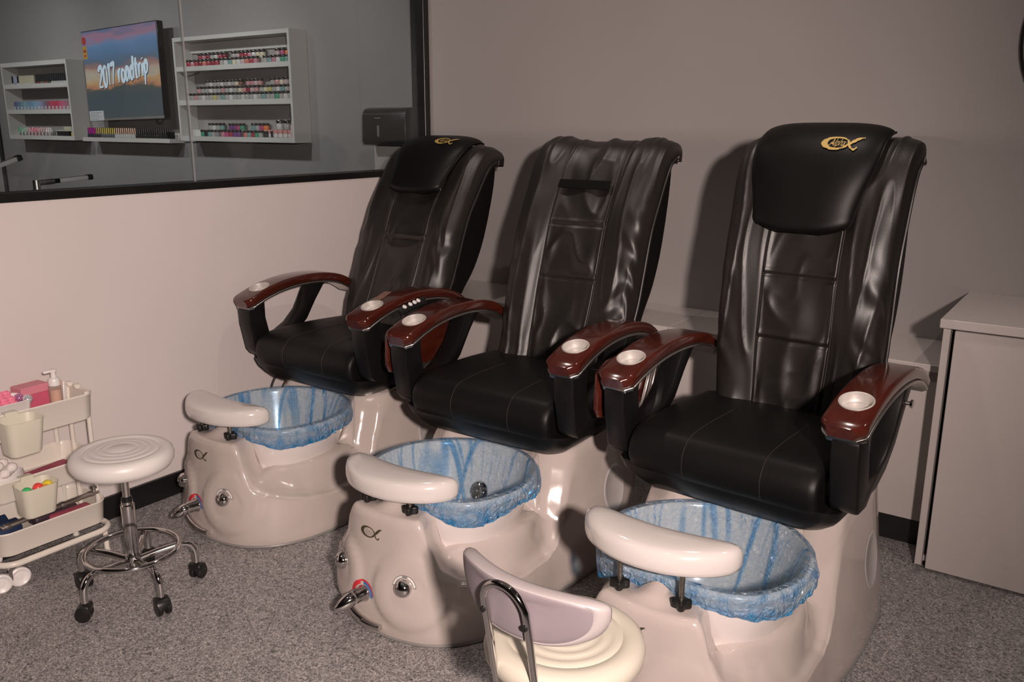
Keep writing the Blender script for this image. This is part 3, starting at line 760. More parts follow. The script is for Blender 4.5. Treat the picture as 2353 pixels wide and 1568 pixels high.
def liner(X, Y, T, label, seed, low=.0):
    """thin plastic liner lying in the basin and turned over its rim"""
    bc = Vector((.018, -.600, 0)); nph, ns = 360, 64
    prof = smooth_path([(.006, .186, 0), (.09, .188, 0), (.150, .204, 0), (.182, .235, 0), (.203, .285, 0), (.228, .35, 0), (.246, .40, 0), (.256, .426, 0), (.266, .4315, 0), (.2785, .426, 0), (.283, .408, 0), (.285, .396, 0), (.283, .382, 0)], 9)
    n = len(prof); V = []; fold = []; R0 = random.Random(seed * 13)
    cents = [(R0.uniform(0, 2 * PI), R0.uniform(.03, .075), R0.uniform(.75, 1), R0.uniform(-.9, .9)) for _ in range(9)]
    for i in range(nph):
        ph = 2 * PI * i / nph; d = Vector((math.cos(ph), math.sin(ph), 0)); kd = dee_r(ph); fr = sstep(.80, .95, -d.y)
        nz = lambda f, *a: noise.noise(Vector((d.x * f + a[0], d.y * f, a[1])))
        pucker = nz(16, seed * 2., .5)
        for j in range(n):
            r, z = prof[j].x, prof[j].y; t = j / (n - 1); rim = t > .66
            kk = 1 + (kd - 1) * sstep(.10, .26, r)
            if rim:
                u = (t - .66) / .34; drop = .5 + .9 * nz(2.4, seed * 1., 3)
                z -= (.020 * u * u * drop + low * u * u * max(0, nz(1.7, seed * 3., 7) + .25) * 2.2) * (1 - .75 * fr)
                r += u * (.003 + .010 * nz(6, seed, u * 2)) + u * .007 * pucker + .004 * u * u * nz(34, seed, u) - .006 * u * u
            else:
                r += .0022 * pucker * sstep(.25, .6, t) - .0014
            # thin radial creases that run together towards the bottom
            sk = ph * 1. + .35 * (1 - t) * math.sin(ph * 3 + seed)
            c1 = noise.noise(Vector((math.cos(sk) * 11, math.sin(sk) * 11, t * 1.2 + seed)))
            c2 = noise.noise(Vector((math.cos(sk) * 5 + 9, math.sin(sk) * 5, t * 2.5 + seed * 2)))
            f = 0.
            for c, wd, st, sl in cents:
                da = abs((ph - c - sl * (t - .6) + PI) % (2 * PI) - PI); f = max(f, st * (1 - sstep(.55, 1.0, da / (wd * (.4 + .9 * t)))))
            f = max(f * (.75 + .5 * c2), .62 * max(0, 1 - abs(c1) * 6) * sstep(-.3, .4, c2 + .15) * sstep(.2, .5, t))
            if rim:
                u = (t - .66) / .34
                f = max(f * .5, .16 + .9 * max(0, nz(9, seed + 4., z * 30)) + .55 * sstep(.55, 1, u) + .5 * max(0, -pucker) * u)
                if u < .35: f *= .35 + u
            if t < .26: f = f * sstep(0, .26, t) + .30 * (1 - sstep(0, .26, t))
            if not rim: r -= .003 * f * sstep(.1, .3, t)
            V.append(bc + d * (r * kk) + Vector((0, 0, z))); fold.append(max(0, min(1, f)))
    F = []
    for i in range(nph):
        k = (i + 1) % nph
        for j in range(n - 1): F.append((i * n + j, k * n + j, k * n + j + 1, i * n + j + 1))
    o = obj('basin_liner', (V, F), M['liner'], None, angle=80)
    o.location = (X, -1 + Y, 0); o.rotation_euler = (0, 0, T)
    at = o.data.attributes.new('fold', 'FLOAT', 'POINT'); at.data.foreach_set('value', fold)
    return tag(o, label, 'basin liner', 'blue plastic liners in the foot basins')

chair(.449, .089, -.003, math.radians(-5), 'black leather pedicure chair with headrest pillow nearest the white half wall', (.66, 1.02), False, False, 1, .008, 1., (.02, 0, 0), .012)
chair(1.394, 0., .018, 0., 'middle black pedicure chair, no headrest pillow, bare dark strip across its back', None, False, True, 2)
chair(2.285, -.035, -.068, math.radians(14), 'black leather pedicure chair with headrest pillow beside the white cabinet, footrest raised', (.66, 1.02), True, True, 3, .058, .945, (-.012, .022, .068), .012)
liner(.469, .089, -.003, 'blue plastic liner in the foot basin of the chair by the half wall', 1, .01)
liner(1.394, 0., .018, 'blue plastic liner in the foot basin of the middle chair', 2, .012)
liner(2.273, -.013, 0., 'blue plastic liner in the foot basin of the chair beside the cabinet', 3, .014)
# ------------------------------------------------------------------ stools
SEATP = [(0, .0), (.135, .0), (.152, .006), (.161, .020), (.1635, .036), (.160, .050), (.150, .059), (.135, .0625), (.122, .0615), (.117, .0585), (.112, .0615), (.100, .0635), (.094, .0605), (.088, .0638), (.076, .0655), (.070, .0625), (.064, .0655), (.052, .0665), (.046, .0635), (.040, .0665), (.0, .0675)]
def caster(ang, px, py, parent, m, twin=False, wr=.0235, pale=False):
    mt = Matrix.Translation((px, py, 0)) @ Matrix.Rotation(ang, 4, 'Z')
    hood = [(-.026, .020), (-.027, .036), (-.02, .050), (-.006, .056), (.012, .056), (.018, .048), (.016, .036), (.010, .022)]
    c = obj('caster', xf(join(prism(hood, -.022, .022, 'x', .005, 2), lathe([(0, .05), (.009, .05), (.009, .07), (0, .07)], 16)), mt), m, parent, angle=40)
    for s in (-1, 1):
        obj('wheel', xf(lathe_axis([(0, -.008), (wr - .003, -.008), (wr, -.005), (wr, .005), (wr - .003, .008), (0, .008)], (s * .0135, -.006, wr), (1, 0, 0), 28), mt), m, c, angle=40)
    return c
def stool_base(root, a0, top):
    obj('base_hub', lathe([(0, .085), (.022, .085), (.024, .09), (.024, .135), (.021, .142), (.0, .142)], 30), M['chrome'], root, angle=40)
    obj('gas_cylinder', lathe([(0, .14), (.0195, .14), (.0195, .165), (.0215, .168), (.0215, .31), (.018, .313), (.018, .322), (0, .322)], 30), M['chrome'], root, angle=40)
    obj('cylinder_collar', lathe([(.0, .32), (.017, .32), (.017, .335), (.0125, .338), (.0, .338)], 24), M['knob_black'], root, angle=40)
    obj('piston_rod', lathe([(0, .335), (.0115, .335), (.0115, top), (0, top)], 20), M['steel'], root, angle=40)
    obj('mount_plate', box(-.07, .07, -.07, .07, top - .012, top, .003, 1), M['knob_black'], root)
    for k in range(5):
        a = a0 + 2 * PI * k / 5; c, s = math.cos(a), math.sin(a)
        P = [(r * c, r * s, z) for r, z in ((.018, .116), (.08, .128), (.145, .136), (.172, .130), (.186, .110), (.190, .085), (.190, .060))]
        lg = obj('leg', tube(smooth_path(P, 5), .0105, 14), M['chrome'], root)
        caster(a + .9 * k + .6, .190 * c, .190 * s, lg, M['knob_black'])
    ring = [(.142 * math.cos(t), .142 * math.sin(t), .152) for t in [2 * PI * k / 72 for k in range(72)]]
    obj('foot_ring', tube(ring, .0085, 12, True), M['chrome'], root)
s1 = empty('salon_stool', (.588, -2.218, 0), .0, 'white round backless stool on a chrome five-star base beside the trolley', 'stool')
stool_base(s1, math.radians(-81), .436)
obj('seat', lathe([(r * .955, z + .436) for r, z in SEATP], 96), M['stool_white'], s1, angle=60)

s2 = empty('salon_stool', (2.246, -2.238, 0), math.radians(-5), 'cream round stool with lilac backrest on a bent chrome tube, in the foreground', 'stool')
stool_base(s2, math.radians(20), .412)
obj('seat', lathe([(r * 1.03, z + .412) for r, z in SEATP], 96), M['stool_cream'], s2, angle=60)
# bent chrome tube: two uprights joined by an arch, running under the seat
def up(x): return [(x, -.02, .402), (x, -.10, .402), (x, -.145, .41), (x, -.158, .44), (x, -.176, .54), (x, -.190, .615)]
L_ = up(-.052); R_ = up(.052)
arch = [(.052 * math.cos(a), -.190 - .008 * math.sin(a), .615 + .052 * math.sin(a)) for a in [PI - PI * k / 10 for k in range(1, 10)]]
tb = obj('back_tube', tube(smooth_path(L_ + arch + R_[::-1], 4), .0078, 14), M['chrome'], s2)
for x, z in ((-.052, .596), (.052, .596)):
    obj('bolt', lathe_axis([(0, -.002), (.006, -.002), (.006, .003), (0, .003)], (x, -.1945, z), (0, -1, -.12), 16), M['knob_black'], tb)
def bpan(u, v, off, s):
    # padded panel curving round the sitter: flat top, rounded belly
    a = 2 * PI * u; ca, sa = math.cos(a), math.sin(a)
    x = .180 * s * math.copysign(abs(ca) ** .8, ca)
    z = (.030 * math.copysign(abs(sa) ** .55, sa) if sa > 0 else -.088 * abs(sa) ** .85) * s
    return Vector((x, -.168 + off + .055 * (x / .17) ** 2 - .10 * (z) * .6 + .0, (.634 + z)))
secs = [[bpan(i / 72., 0, o, s) for i in range(72)] for o, s in ((-.013, .02), (-.013, .5), (-.013, .86), (-.012, .90), (-.0125, .905), (-.0115, .935), (-.008, .975), (.002, 1.0), (.012, .985), (.020, .93), (.024, .8), (.026, .4), (.026, .02))]
bk2 = obj('backrest', loft(secs), M['panel_edge'], s2, angle=70)
obj('back_cover', loft([[bpan(i / 72., 0, o, s) for i in range(72)] for o, s in ((-.0138, .02), (-.0145, .5), (-.0148, .8), (-.0142, .865), (-.0125, .892))]), M['panel_lilac'], bk2, angle=70)

# ------------------------------------------------------------------ trolley
T0 = Vector((.135, -2.285, 0))
ct = empty('tool_trolley', T0, 0, 'cream three-tier trolley against the white half wall, filled with nail supplies', 'trolley')
def tray(z0, z1, w, l, flare):
    r = .045; secs = []
    def rr(k, z): return [Vector((x, y, z)) for x, y in rrect(w * k, l * (1 - (1 - k) * w / l), r * k, 7)]
    k0 = 1 - flare
    for k, z in ((.3, z0 + .002), (k0 - .02, z0 + .0), (k0, z0 + .004), (1, z1 - .006), (1.018, z1 - .004), (1.022, z1), (1.01, z1 + .002), (.985, z1 - .001), (.975, z1 - .008), (k0 - .03, z0 + .007), (.3, z0 + .006)): secs.append(rr(k, z))
    return loft(secs)
for z0, z1 in ((.505, .595), (.300, .372), (.115, .198)):
    obj('tray', tray(z0, z1, .235, .375, .05), M['cart'], ct, angle=50)
fr = rrect(.255, .385, .06, 8)
obj('base_frame', tube([(x, y, .092) for x, y in fr], .0105, 12, True), M['cart'], ct)
for y in (-.120, .150):
    for x in (-.118,):
        obj('post', tube([(x + .004, y, .092), (x - .0, y, .60)], .0085, 12), M['cart'], ct)
for y in (.183,):
    for x in (-.06, .065):
        obj('post', tube([(x, y - .006, .10), (x, y - .002, .59)], .008, 12), M['cart'], ct)
for x, y in ((.100, -.165), (-.095, -.165)):
    c = obj('caster', join(lathe([(0, .070), (.010, .070), (.014, .074), (.014, .082), (.010, .086), (0, .086)], 18, (x, y, 0)), box(x - .010, x + .010, y - .009, y + .009, .030, .074, .003, 1)), M['chrome'], ct, angle=40)
    for sg in (-1, 1):
        obj('wheel', lathe_axis([(0, -.007), (.012, -.007), (.013, -.002), (.021, -.004), (.028, -.008), (.033, -.005), (.033, .005), (.028, .008), (.021, .004), (.013, .002), (.012, .007), (0, .007)], (x + .004, y + sg * .030, .033), (1, -.25 + .1 * sg, 0), 32), M['white_plastic'], c, angle=40)
for x, y in ((.105, .168), (-.105, .168)):
    obj('foot', lathe([(0, 0), (.011, 0), (.0115, .004), (.009, .01), (.009, .09), (0, .09)], 18, (x, y, 0)), M['cart'], ct, angle=40)
for y, z in ((.178, .598),):
    for x in (.0, -.05):
        obj('hook', box(x - .012, x + .012, y - .004, y + .018, z - .01, z + .006, .003, 1), M['cart'], ct)
def bucket(loc, label, hgt=.115):
    secs = []
    for k, z, sh in ((.2, .004, 0), (.80, .0, 0), (.84, .006, 0), (1.0, hgt, .012), (1.03, hgt + .001, .014), (.985, hgt - .001, .012), (.82, .010, 0), (.2, .009, 0)):
        secs.append([Vector((x + sh, y, z)) for x, y in rrect(.095 * k, .118 * k, .026 * k, 6)])
    o = obj('hanging_bucket', loft(secs), M['bucket'], None, angle=50); o.location = loc
    h = obj('hook', join(box(-.046, -.038, -.02, .02, hgt - .05, hgt + .012, .002, 1), box(-.066, -.04, -.02, .02, hgt + .006, hgt + .011, .0015, 1)), M['bucket'], o, angle=40)
    return tag(o, label, 'bucket', 'cream buckets hooked on the trolley')
B1 = T0 + Vector((.173, -.100, .478)); B2 = T0 + Vector((.170, -.080, .262))
bucket(B1, 'empty cream plastic bucket hooked on the top tray of the trolley')
bucket(B2, 'cream plastic bucket with coloured balls hooked on the middle trolley tray', .105)
for nm, dx, dy, dz, c in (('green', .012, -.030, .083, (.05, .5, .15)), ('red', .016, .004, .088, (.75, .06, .05)), ('yellow', .018, .034, .089, (.75, .6, .04)), ('orange', .034, .020, .083, (.8, .35, .06)), ('lilac', .030, -.012, .076, (.55, .3, .55))):
    o = obj('bath_bomb', lathe([(.0165 * math.cos(a), .0165 * math.sin(a)) for a in [-PI / 2 + PI * k / 14 for k in range(15)]], 22), mat('ball_' + nm, c, .3, coat=.3, var=(50, .1)), None, angle=80)
    o.location = B2 + Vector((dx, dy, dz)); tag(o, 'small glossy %s ball in the bucket on the middle trolley tray' % nm, 'ball', 'coloured balls in the lower bucket')
o = obj('paper_filling', join(*[xf(lathe([(.02 * math.cos(a), .014 * math.sin(a)) for a in [-PI / 2 + PI * k / 8 for k in range(9)]], 12), Matrix.Translation(B2 + Vector((.004 + .02 * (k % 3 - 1), .03 * (k // 3 - 1), .03 + .017 * (k % 2) + .016 * (k // 3 == 2) + .018)))) for k in range(9)]), M['cotton'], None)
tag(o, 'pale crumpled filling under the balls in the lower hanging bucket', 'filling', kind='stuff')

# things standing in the top tray
ft = empty('foam_separator_tub', T0 + Vector((.02, -.088, .513)), .0, 'white plastic tub of pink foam toe separators on the top trolley tray', 'tub')
secs = [[Vector((x, y, z)) for x, y in rrect(.120 * k, .168 * k, .022, 5)] for k, z in ((.2, .003), (.86, 0), (.88, .004), (1, .098), (1.04, .100), (1.0, .102), (.97, .098), (.85, .008), (.2, .006))]
obj('tub', loft(secs), M['white_plastic'], ft, angle=50)
for i in range(4):
    for j in range(6):
        y = -.068 + .023 * j - .012; x = -.042 + .027 * i; z = .088 + .010 * ((i * 5 + j * 3) % 3) - .003 * i
        tg = obj('toe_separator', mv(join(box(-.011, .011, -.0115, .0115, -.03, .012, .004, 2), box(-.011, -.005, -.0115, .0115, .008, .020, .002, 1), box(.004, .011, -.0115, .0115, .008, .020, .002, 1)), T0 + Vector((.02, -.088, .513)) + Vector((x, y, z))), M['pink_foam'], None, angle=50)
        ds = ('front', 'second', 'third', 'back')[3 - i]; od = ('first', 'second', 'third', 'fourth', 'fifth', 'sixth')[j]
        tag(tg, 'pink foam toe separator, %s from left in the %s row of the white tub' % (od, ds), 'toe separator', 'pink toe separators in the white tub')
for k, (dx, dy, c) in enumerate(((.005, .065, (.62, .25, .5)), (.04, .075, (.75, .72, .8)))):
    o = obj('glitter_ball', lathe([(.016 * math.cos(a), .016 * math.sin(a)) for a in [-PI / 2 + PI * q / 12 for q in range(13)]], 18), mat('bead_%d' % k, c, .12, .6), None, angle=80)
    o.location = T0 + Vector((.02 + dx, -.088 + dy, .513 + .098)); tag(o, ('shiny mauve ball', 'shiny silver ball')[k] + ' at the right end of the white tub on the trolley', 'ball')
px = empty('pink_box', T0 + Vector((-.052, .052, .514)), math.radians(4), 'pink card box standing behind the white tub on the top trolley tray', 'box')
obj('box_body', box(-.032, .032, -.048, .048, 0, .098, .002, 1), M['pink_box'], px, angle=30)
obj('box_lid', box(-.0335, .0335, -.0495, .0495, .085, .112, .002, 1), M['pink_lid'], px, angle=30)
pb = empty('pump_bottle', T0 + Vector((.020, .100, .513)), 0, 'clear bottle with white pump and cap on the top trolley tray', 'bottle')
obj('bottle_body', lathe([(0, .0), (.0195, 0), (.021, .004), (.021, .105), (.018, .114), (.0, .116)], 28), M['clear'], pb, angle=40)
obj('lotion', lathe([(0, .003), (.0185, .004), (.0185, .098), (0, .098)], 24), M['peach'], pb, angle=40)
obj('pump_collar', lathe([(0, .112), (.019, .112), (.0195, .128), (.017, .136), (.009, .140), (.008, .158), (.012, .160), (.012, .168), (0, .169)], 28), M['white_plastic'], pb, angle=40)
obj('pump_spout', box(-.006, .006, -.034, .004, .158, .168, .003, 2), M['white_plastic'], pb, angle=40)
o = obj('buffing_pad', lathe([(0, 0), (.046, 0), (.050, .006), (.048, .02), (.03, .035), (0, .042)], 30), M['blue_grey'], None, angle=60); o.location = T0 + Vector((.068, .125, .515)); o.scale = (.6, .8, 1)
tag(o, 'blue grey round pad lying in the right end of the top trolley tray', 'pad')
for k, (dx, dy, c) in enumerate(((-.045, .135, 'peach'), (-.03, .152, 'white_plastic'), (-.075, .125, 'peach'))):
    o = obj('hand_file', box(-.0035, .0035, -.008, .008, 0, .105, .002, 1), M[c], None, angle=40); o.location = T0 + Vector((dx, dy, .514)); o.rotation_euler = (.12 * (k - 1), .08, .4)
    tag(o, ('peach flat file standing in the middle behind the pump bottle', 'white flat file standing at the back right corner of the top tray', 'peach flat file standing closest to the wall in the top tray')[k], 'file')
# middle tray
o = obj('paper_stack', join(*[xf(box(-.05, .05, -.095, .095, .004 * k, .004 * k + .0036, .0012, 1), Matrix.Rotation(.05 * math.sin(k * 2.1), 4, 'Z')) for k in range(8)]), M['red_cloth'], None, angle=30)
o.location = T0 + Vector((.04, .03, .308)); o.rotation_euler = (0, -.0, .1)
o.scale = (1, 1, 1); o.location.z = .308
tag(o, 'rose pink folded paper liners lying in the middle trolley tray', 'paper')
o = obj('cotton_wool', join(*[xf(lathe([(.022 * math.cos(a), .018 * math.sin(a)) for a in [-PI / 2 + PI * q / 8 for q in range(9)]], 12), Matrix.Translation((.03 * (k % 4 - 1.5), .03 * (k // 4 - 1), .018 + .016 * ((k * 7) % 3)))) for k in range(12)]), M['cotton'], None, angle=80)
o.location = T0 + Vector((.012, -.108, .345)); o.scale = (.7, .8, .9); tag(o, 'white cotton wool balls heaped in the left of the middle trolley tray', 'cotton wool', kind='stuff')
o = obj('cotton_dish', lathe([(0, .0), (.05, .0), (.062, .02), (.07, .05), (.068, .06), (.058, .02), (.0, .006)], 30), M['white_plastic'], None, angle=60)
o.location = T0 + Vector((.012, -.108, .3085)); o.scale = (.85, 1, 1); tag(o, 'shallow white dish holding cotton wool in the middle trolley tray', 'dish')
# bottom tray
o = obj('towel', prism([(a, .014 * math.sin(a * 60) + .06) for a in [-.06 + .012 * k for k in range(11)]] + [(.06, .0), (-.06, .0)], -.05, .05, 'y', .004, 1), M['navy'], None, angle=60)
o.location = T0 + Vector((-.02, -.125, .123)); tag(o, 'dark navy folded cloth in the left of the bottom trolley tray', 'cloth')
o = obj('foot_pad', box(-.03, .03, -.08, .08, 0, .035, .012, 3), M['dark_purple'], None, angle=50); o.location = T0 + Vector((-.05, .070, .1235)); o.rotation_euler = (.0, 0, .05)
tag(o, 'dark plum foot pad in the back of the bottom trolley tray', 'foot pad')
o = obj('rose_towel', box(-.025, .025, -.07, .07, 0, .055, .01, 3), M['red_cloth'], None, angle=50); o.location = T0 + Vector((.05, .085, .122))
tag(o, 'rose pink folded towel in the right of the bottom trolley tray', 'towel')
def bar(name, label, p, q, knob):
    p = T0 + Vector(p); q = T0 + Vector(q); d = (q - p).normalized(); L = (q - p).length
    o = obj(name, box(-.010, .010, 0, L, -.006, .006, .003, 2), M['steel'], None, angle=40); o.location = p
    o.rotation_euler = d.to_track_quat('Y', 'Z').to_euler()
    for t in (.06, .5, .62, .93): obj('ferrule', box(-.0115, .0115, L * t - .009, L * t + .009, -.0075, .0075, .003, 2), M['steel'], o, angle=40)
    if knob: obj('knob', lathe_axis([(0, 0), (.006, 0), (.006, .008), (.011, .012), (.011, .02), (0, .024)], (0, L * .96, .004), (0, 0, 1), 18), M['chrome'], o, angle=40)
    return tag(o, label, 'foot file')
bar('metal_foot_file', 'long shiny metal foot file lying across the bottom trolley tray', (.078, -.160, .208), (.070, .178, .218), True)

# ------------------------------------------------------------------ far room beyond the glass
def rack(name, x0, x1, zs, y0, label, rail):
    """wall rack: zs = board heights from the top down [(z_lo,z_hi),...]"""
    r = empty(name, ((x0 + x1) / 2, 0, zs[-1][0]), 0, label, 'wall rack'); L = r.location
    m = lambda vf: mv(vf, -L)
    for x in ((x0, x0 + .018), (x1 - .018, x1)):
        obj('side_panel', m(box(x[0], x[1], y0, -.001, zs[-1][0], zs[0][1], .001, 1)), M['shelf_white'], r, angle=30)
    for k, (a, b) in enumerate(zs):
        obj('top_board' if k == 0 else 'shelf_board', m(box(x0 + .0185, x1 - .0185, y0 + .001, -.001, a, b, .001, 1)), M['shelf_white'], r, angle=30)
    obj('back_rail', m(box(x0 + .0185, x1 - .0185, -.016, -.001, rail[0], rail[1], .001, 1)), M['shelf_white'], r, angle=30)
    for k, (a, b) in enumerate(zs[1:]):
        obj('riser', m(box(x0 + .02, x1 - .02, -.05, -.002, b, b + .040, .001, 1)), M['shelf_white'], r, angle=30)
    return r
RB0, RB1 = -2.003, -.912
RZ = [(1.988, 2.012), (1.808, 1.837), (1.602, 1.633), (1.383, 1.412)]
JR = rack('jar_rack', RB0, RB1, RZ, -.132, 'white three-shelf wall rack of glass jars, seen through the glass beside the paper dispenser', (1.925, 1.985))
LB0, LB1 = -4.242, -3.285
LZ = [(1.905, 1.937), (1.745, 1.778), (1.558, 1.590), (1.368, 1.398)]
rack('polish_rack', LB0, LB1, LZ, -.132, 'white three-shelf wall rack of polish bottles, at the far left behind the glass', (1.85, 1.903))
mb = empty('display_ledge', (-2.68, 0, 1.364), 0, 'narrow white ledge of bottles below the television', 'ledge'); L0 = mb.location
obj('shelf_board', mv(box(-3.20, -2.145, -.118, -.001, 1.364, 1.392, .001, 1), -L0), M['shelf_white'], mb, angle=30)
obj('back_rail', mv(box(-3.28, -2.006, -.014, -.001, 1.374, 1.452, .001, 1), -L0), M['shelf_white'], mb, angle=30)

ORD = ['first', 'second', 'third', 'fourth', 'fifth', 'sixth', 'seventh', 'eighth', 'ninth', 'tenth', 'eleventh', 'twelfth', '13th', '14th', '15th', '16th', '17th', '18th', '19th', '20th', '21st', '22nd', '23rd', '24th', '25th', '26th', '27th', '28th', '29th', '30th', '31st', '32nd', '33rd', '34th', '35th', '36th']
lidm = mat('black_jar_lid', (.012, .010, .010), .22, coat=.4, var=(60, .1))
chl = mat('mirror_black_lid', (.25, .24, .24), .1, 1.)
MESHC = {}
def cached(key, vf, m, angle=40):
    if key not in MESHC:
        o = obj(key[0], vf, m, None, angle=angle); MESHC[key] = o.data; bpy.data.objects.remove(o)
    return MESHC[key]
def inst(name, me, parent=None, loc=(0, 0, 0)):
    o = bpy.data.objects.new(name, me); link(o, parent); o.location = loc; return o
PAL = {'red': (.33, .04, .06), 'dark red': (.22, .015, .03), 'pink': (.48, .20, .24), 'pale pink': (.50, .37, .37), 'clear': (.36, .345, .33), 'white': (.55, .53, .51), 'cream': (.60, .52, .38), 'orange': (.75, .20, .06), 'coral': (.52, .17, .14), 'green': (.06, .28, .16), 'teal': (.17, .30, .29), 'purple': (.16, .05, .18), 'grey': (.25, .25, .25), 'magenta': (.42, .07, .18), 'yellow': (.45, .40, .14), 'dark': (.03, .03, .035), 'silver': (.5, .48, .46), 'rose': (.5, .25, .25), 'brown': (.2, .1, .07)}
def jar_at(x, y, z, col, label, grp, sc=1., big=False):
    rim = .0185
    kb = ('jar', col, big)
    h = .029
    body = cached(kb, lathe([(0, 0), (.0165, 0), (.0178, .002), (.0178, h - .003), (.0165, h), (0, h)], 22), colour_mat(PAL[col], .12))
    o = inst('jar', body, None, (x, y, z)); tag(o, label, 'jar', grp)
    ld = cached(('lid', big), lathe([(0, h), (.0185, h), (.0188, h + .001), (.0188, h + .0125), (.0178, h + .0145), (0, h + .0145)], 22), chl if big else lidm)
    inst('lid', ld, o); o.scale = (sc, sc, sc)
    return o
def jar_row(shelf, zb, rowname, y, z, spans, sc=1.):
    """spans: (x0,x1,[colours])"""
    k = 0
    for x0, x1, cols in spans:
        n = len(cols)
        for i, c in enumerate(cols):
            x = x0 + (x1 - x0) * (i + .5) / n
            jar_at(x, y, z, c, '%s jar, dark lid, %s from left in %s row, %s' % (c, ORD[k], rowname, shelf), 'glass jars on the %s of the right wall rack' % shelf, min(sc, (x1 - x0) / n / .0385))
            k += 1
W = RB1 - RB0 - .045; X0 = RB0 + .022
fx = lambda f: X0 + W * f
z1, z2, z3 = RZ[1][1], RZ[2][1], RZ[3][1]
def pick(s): return s.split(',')
jar_row('top jar shelf', z1, 'back', -.027, z1 + .040, [(fx(.09), fx(.36), pick('red,pink,dark red,clear,white,red,dark red')), (fx(.41), fx(.70), pick('clear,pale pink,red,red,pink,white,cream,cream')), (fx(.79), fx(1), pick('pale pink,magenta,orange,coral,cream'))])
jar_row('top jar shelf', z1, 'front', -.078, z1, [(fx(.04), fx(.35), pick('red,pink,red,dark red,coral,red,dark red,red')), (fx(.36), fx(.70), pick('clear,white,teal,cream,white,pale pink,coral,red,pink')), (fx(.745), fx(1), pick('clear,teal,pink,white,green,teal,green'))])
jar_row('middle jar shelf', z2, 'back', -.024, z2 + .082, [(fx(.14), fx(.485), pick('clear,white,clear,clear,white,clear,silver,clear,cream,brown')), (fx(.52), fx(.66), pick('rose,pink,pale pink,rose')), (fx(.735), fx(1), pick('clear,rose,cream,pale pink,clear,silver,rose'))])
jar_row('middle jar shelf', z2, 'middle', -.062, z2 + .041, [(fx(.10), fx(.485), pick('rose,clear,clear,white,clear,clear,rose,clear,silver,clear')), (fx(.49), fx(.67), pick('cream,rose,dark red,pale pink,rose')), (fx(.68), fx(1), pick('clear,cream,yellow,clear,white,teal,clear,rose,silver'))])
jar_row('middle jar shelf', z2, 'front', -.103, z2, [(fx(.05), fx(1), pick('clear,clear,rose,clear,white,clear,clear,yellow,clear,teal,clear,white,clear,clear,silver,clear,clear,white,clear,teal,clear,clear,green,clear,white,clear'))])
jar_row('bottom jar shelf', z3, 'back', -.027, z3 + .040, [(fx(.14), fx(.285), pick('clear,white,clear,teal')), (fx(.335), fx(.475), pick('purple,purple,magenta,green')), (fx(.545), fx(.69), pick('teal,clear,magenta,orange'))])
jar_row('bottom jar shelf', z3, 'front', -.078, z3, [(fx(.125), fx(.30), pick('green,dark,teal,clear,grey')), (fx(.32), fx(.50), pick('pink,magenta,red,purple,purple')), (fx(.53), fx(.70), pick('coral,teal,red,green,clear')), (fx(.705), fx(.80), pick('dark,dark,dark'))])
for k in range(4):
    jar_at(fx(.792 + .062 * k), -.027, z3 + .045, pick('white,clear,brown,silver')[k], 'larger jar with shiny lid, %s from left above the pink bottles' % ORD[k], 'larger jars on the bottom jar shelf', 1.28, True)
for k in range(6):
    o = inst('pink_cap_bottle', cached(('pcb',), box(-.017, .017, -.014, .014, 0, .024, .003, 1), colour_mat((.62, .55, .53), .15)), None, (fx(.775 + .0415 * k), -.078, z3))
    inst('cap', cached(('pcc',), box(-.0165, .0165, -.0135, .0135, .024, .044, .002, 1), colour_mat((.62, .27, .26), .3)), o)
    tag(o, 'square pink-capped bottle, %s from left at the right of the bottom jar shelf' % ORD[k], 'bottle', 'pink capped bottles on the bottom jar shelf')
o = obj('tall_bottle', join(lathe([(0, 0), (.012, 0), (.012, .07), (.005, .075), (.005, .095), (0, .095)], 18)), colour_mat((.62, .45, .43), .2), None, angle=40); o.location = (fx(.985), -.110, z3)
tag(o, 'slim pale pink bottle at the right end of the bottom jar shelf', 'bottle')

def pol(x, y, z, cap, body, label, grp, w=.0115, hb=.026, hc=.034, metal=0., name='polish_bottle', cat='polish bottle'):
    o = inst(name, cached(('polish', body, w, hb), box(-w, w, -.010, .010, 0, hb, .0025, 1), colour_mat(body, .15)), None, (x, y, z))
    inst('cap', cached(('pcap', cap, w, hc, metal), mv(join(lathe([(0, hb if False else 0), (w * .86, 0), (w * .80, hc - .001), (w * .7, hc), (0, hc)], 14)), (0, 0, hb)), colour_mat(cap, .28, metal)), o)
    return tag(o, label, cat, grp)
lx = lambda f: LB0 + .022 + (LB1 - LB0 - .044) * f
za, zb_, zc = LZ[1][1], LZ[2][1], LZ[3][1]
BLK = (.010, .010, .011)
seq = [(BLK, (.5, .5, .5), 'black')] * 1 + [((.36, .34, .46), (.3, .3, .4), 'lilac')] * 2 + [(BLK, (.5, .5, .5), 'black')] + [((.52, .47, .34), (.55, .5, .4), 'cream')] * 8
for k, (c, b, nm) in enumerate(seq):
    pol(lx(.06 + .031 * k), -.085, za, c, b, '%s-capped polish bottle, %s from left on top polish shelf' % (nm, ORD[k]), 'polish bottles on the top shelf of the left rack', w=.0135, hb=.012, hc=.052)
cols = [(.03, .03, .035), (.3, .03, .05), (.06, .05, .06), (.35, .1, .12), (.05, .2, .1), (.25, .03, .04), (.3, .08, .1), (.04, .04, .04), (.02, .02, .02)]
for k in range(20):
    pol(lx(.455 + .0277 * k), -.085, za, BLK, cols[min(k, 8)] if k < 9 else (.45, .44, .43), 'black-capped polish bottle, %s from left in black row, top polish shelf' % ORD[k], 'black polish bottles on the top shelf of the left rack', w=.012, hb=.016, hc=.052)
def ramp(L, t):
    t *= len(L) - 1; i = min(int(t), len(L) - 2); f = t - i; return tuple(L[i][k] * (1 - f) + L[i + 1][k] * f for k in range(3))
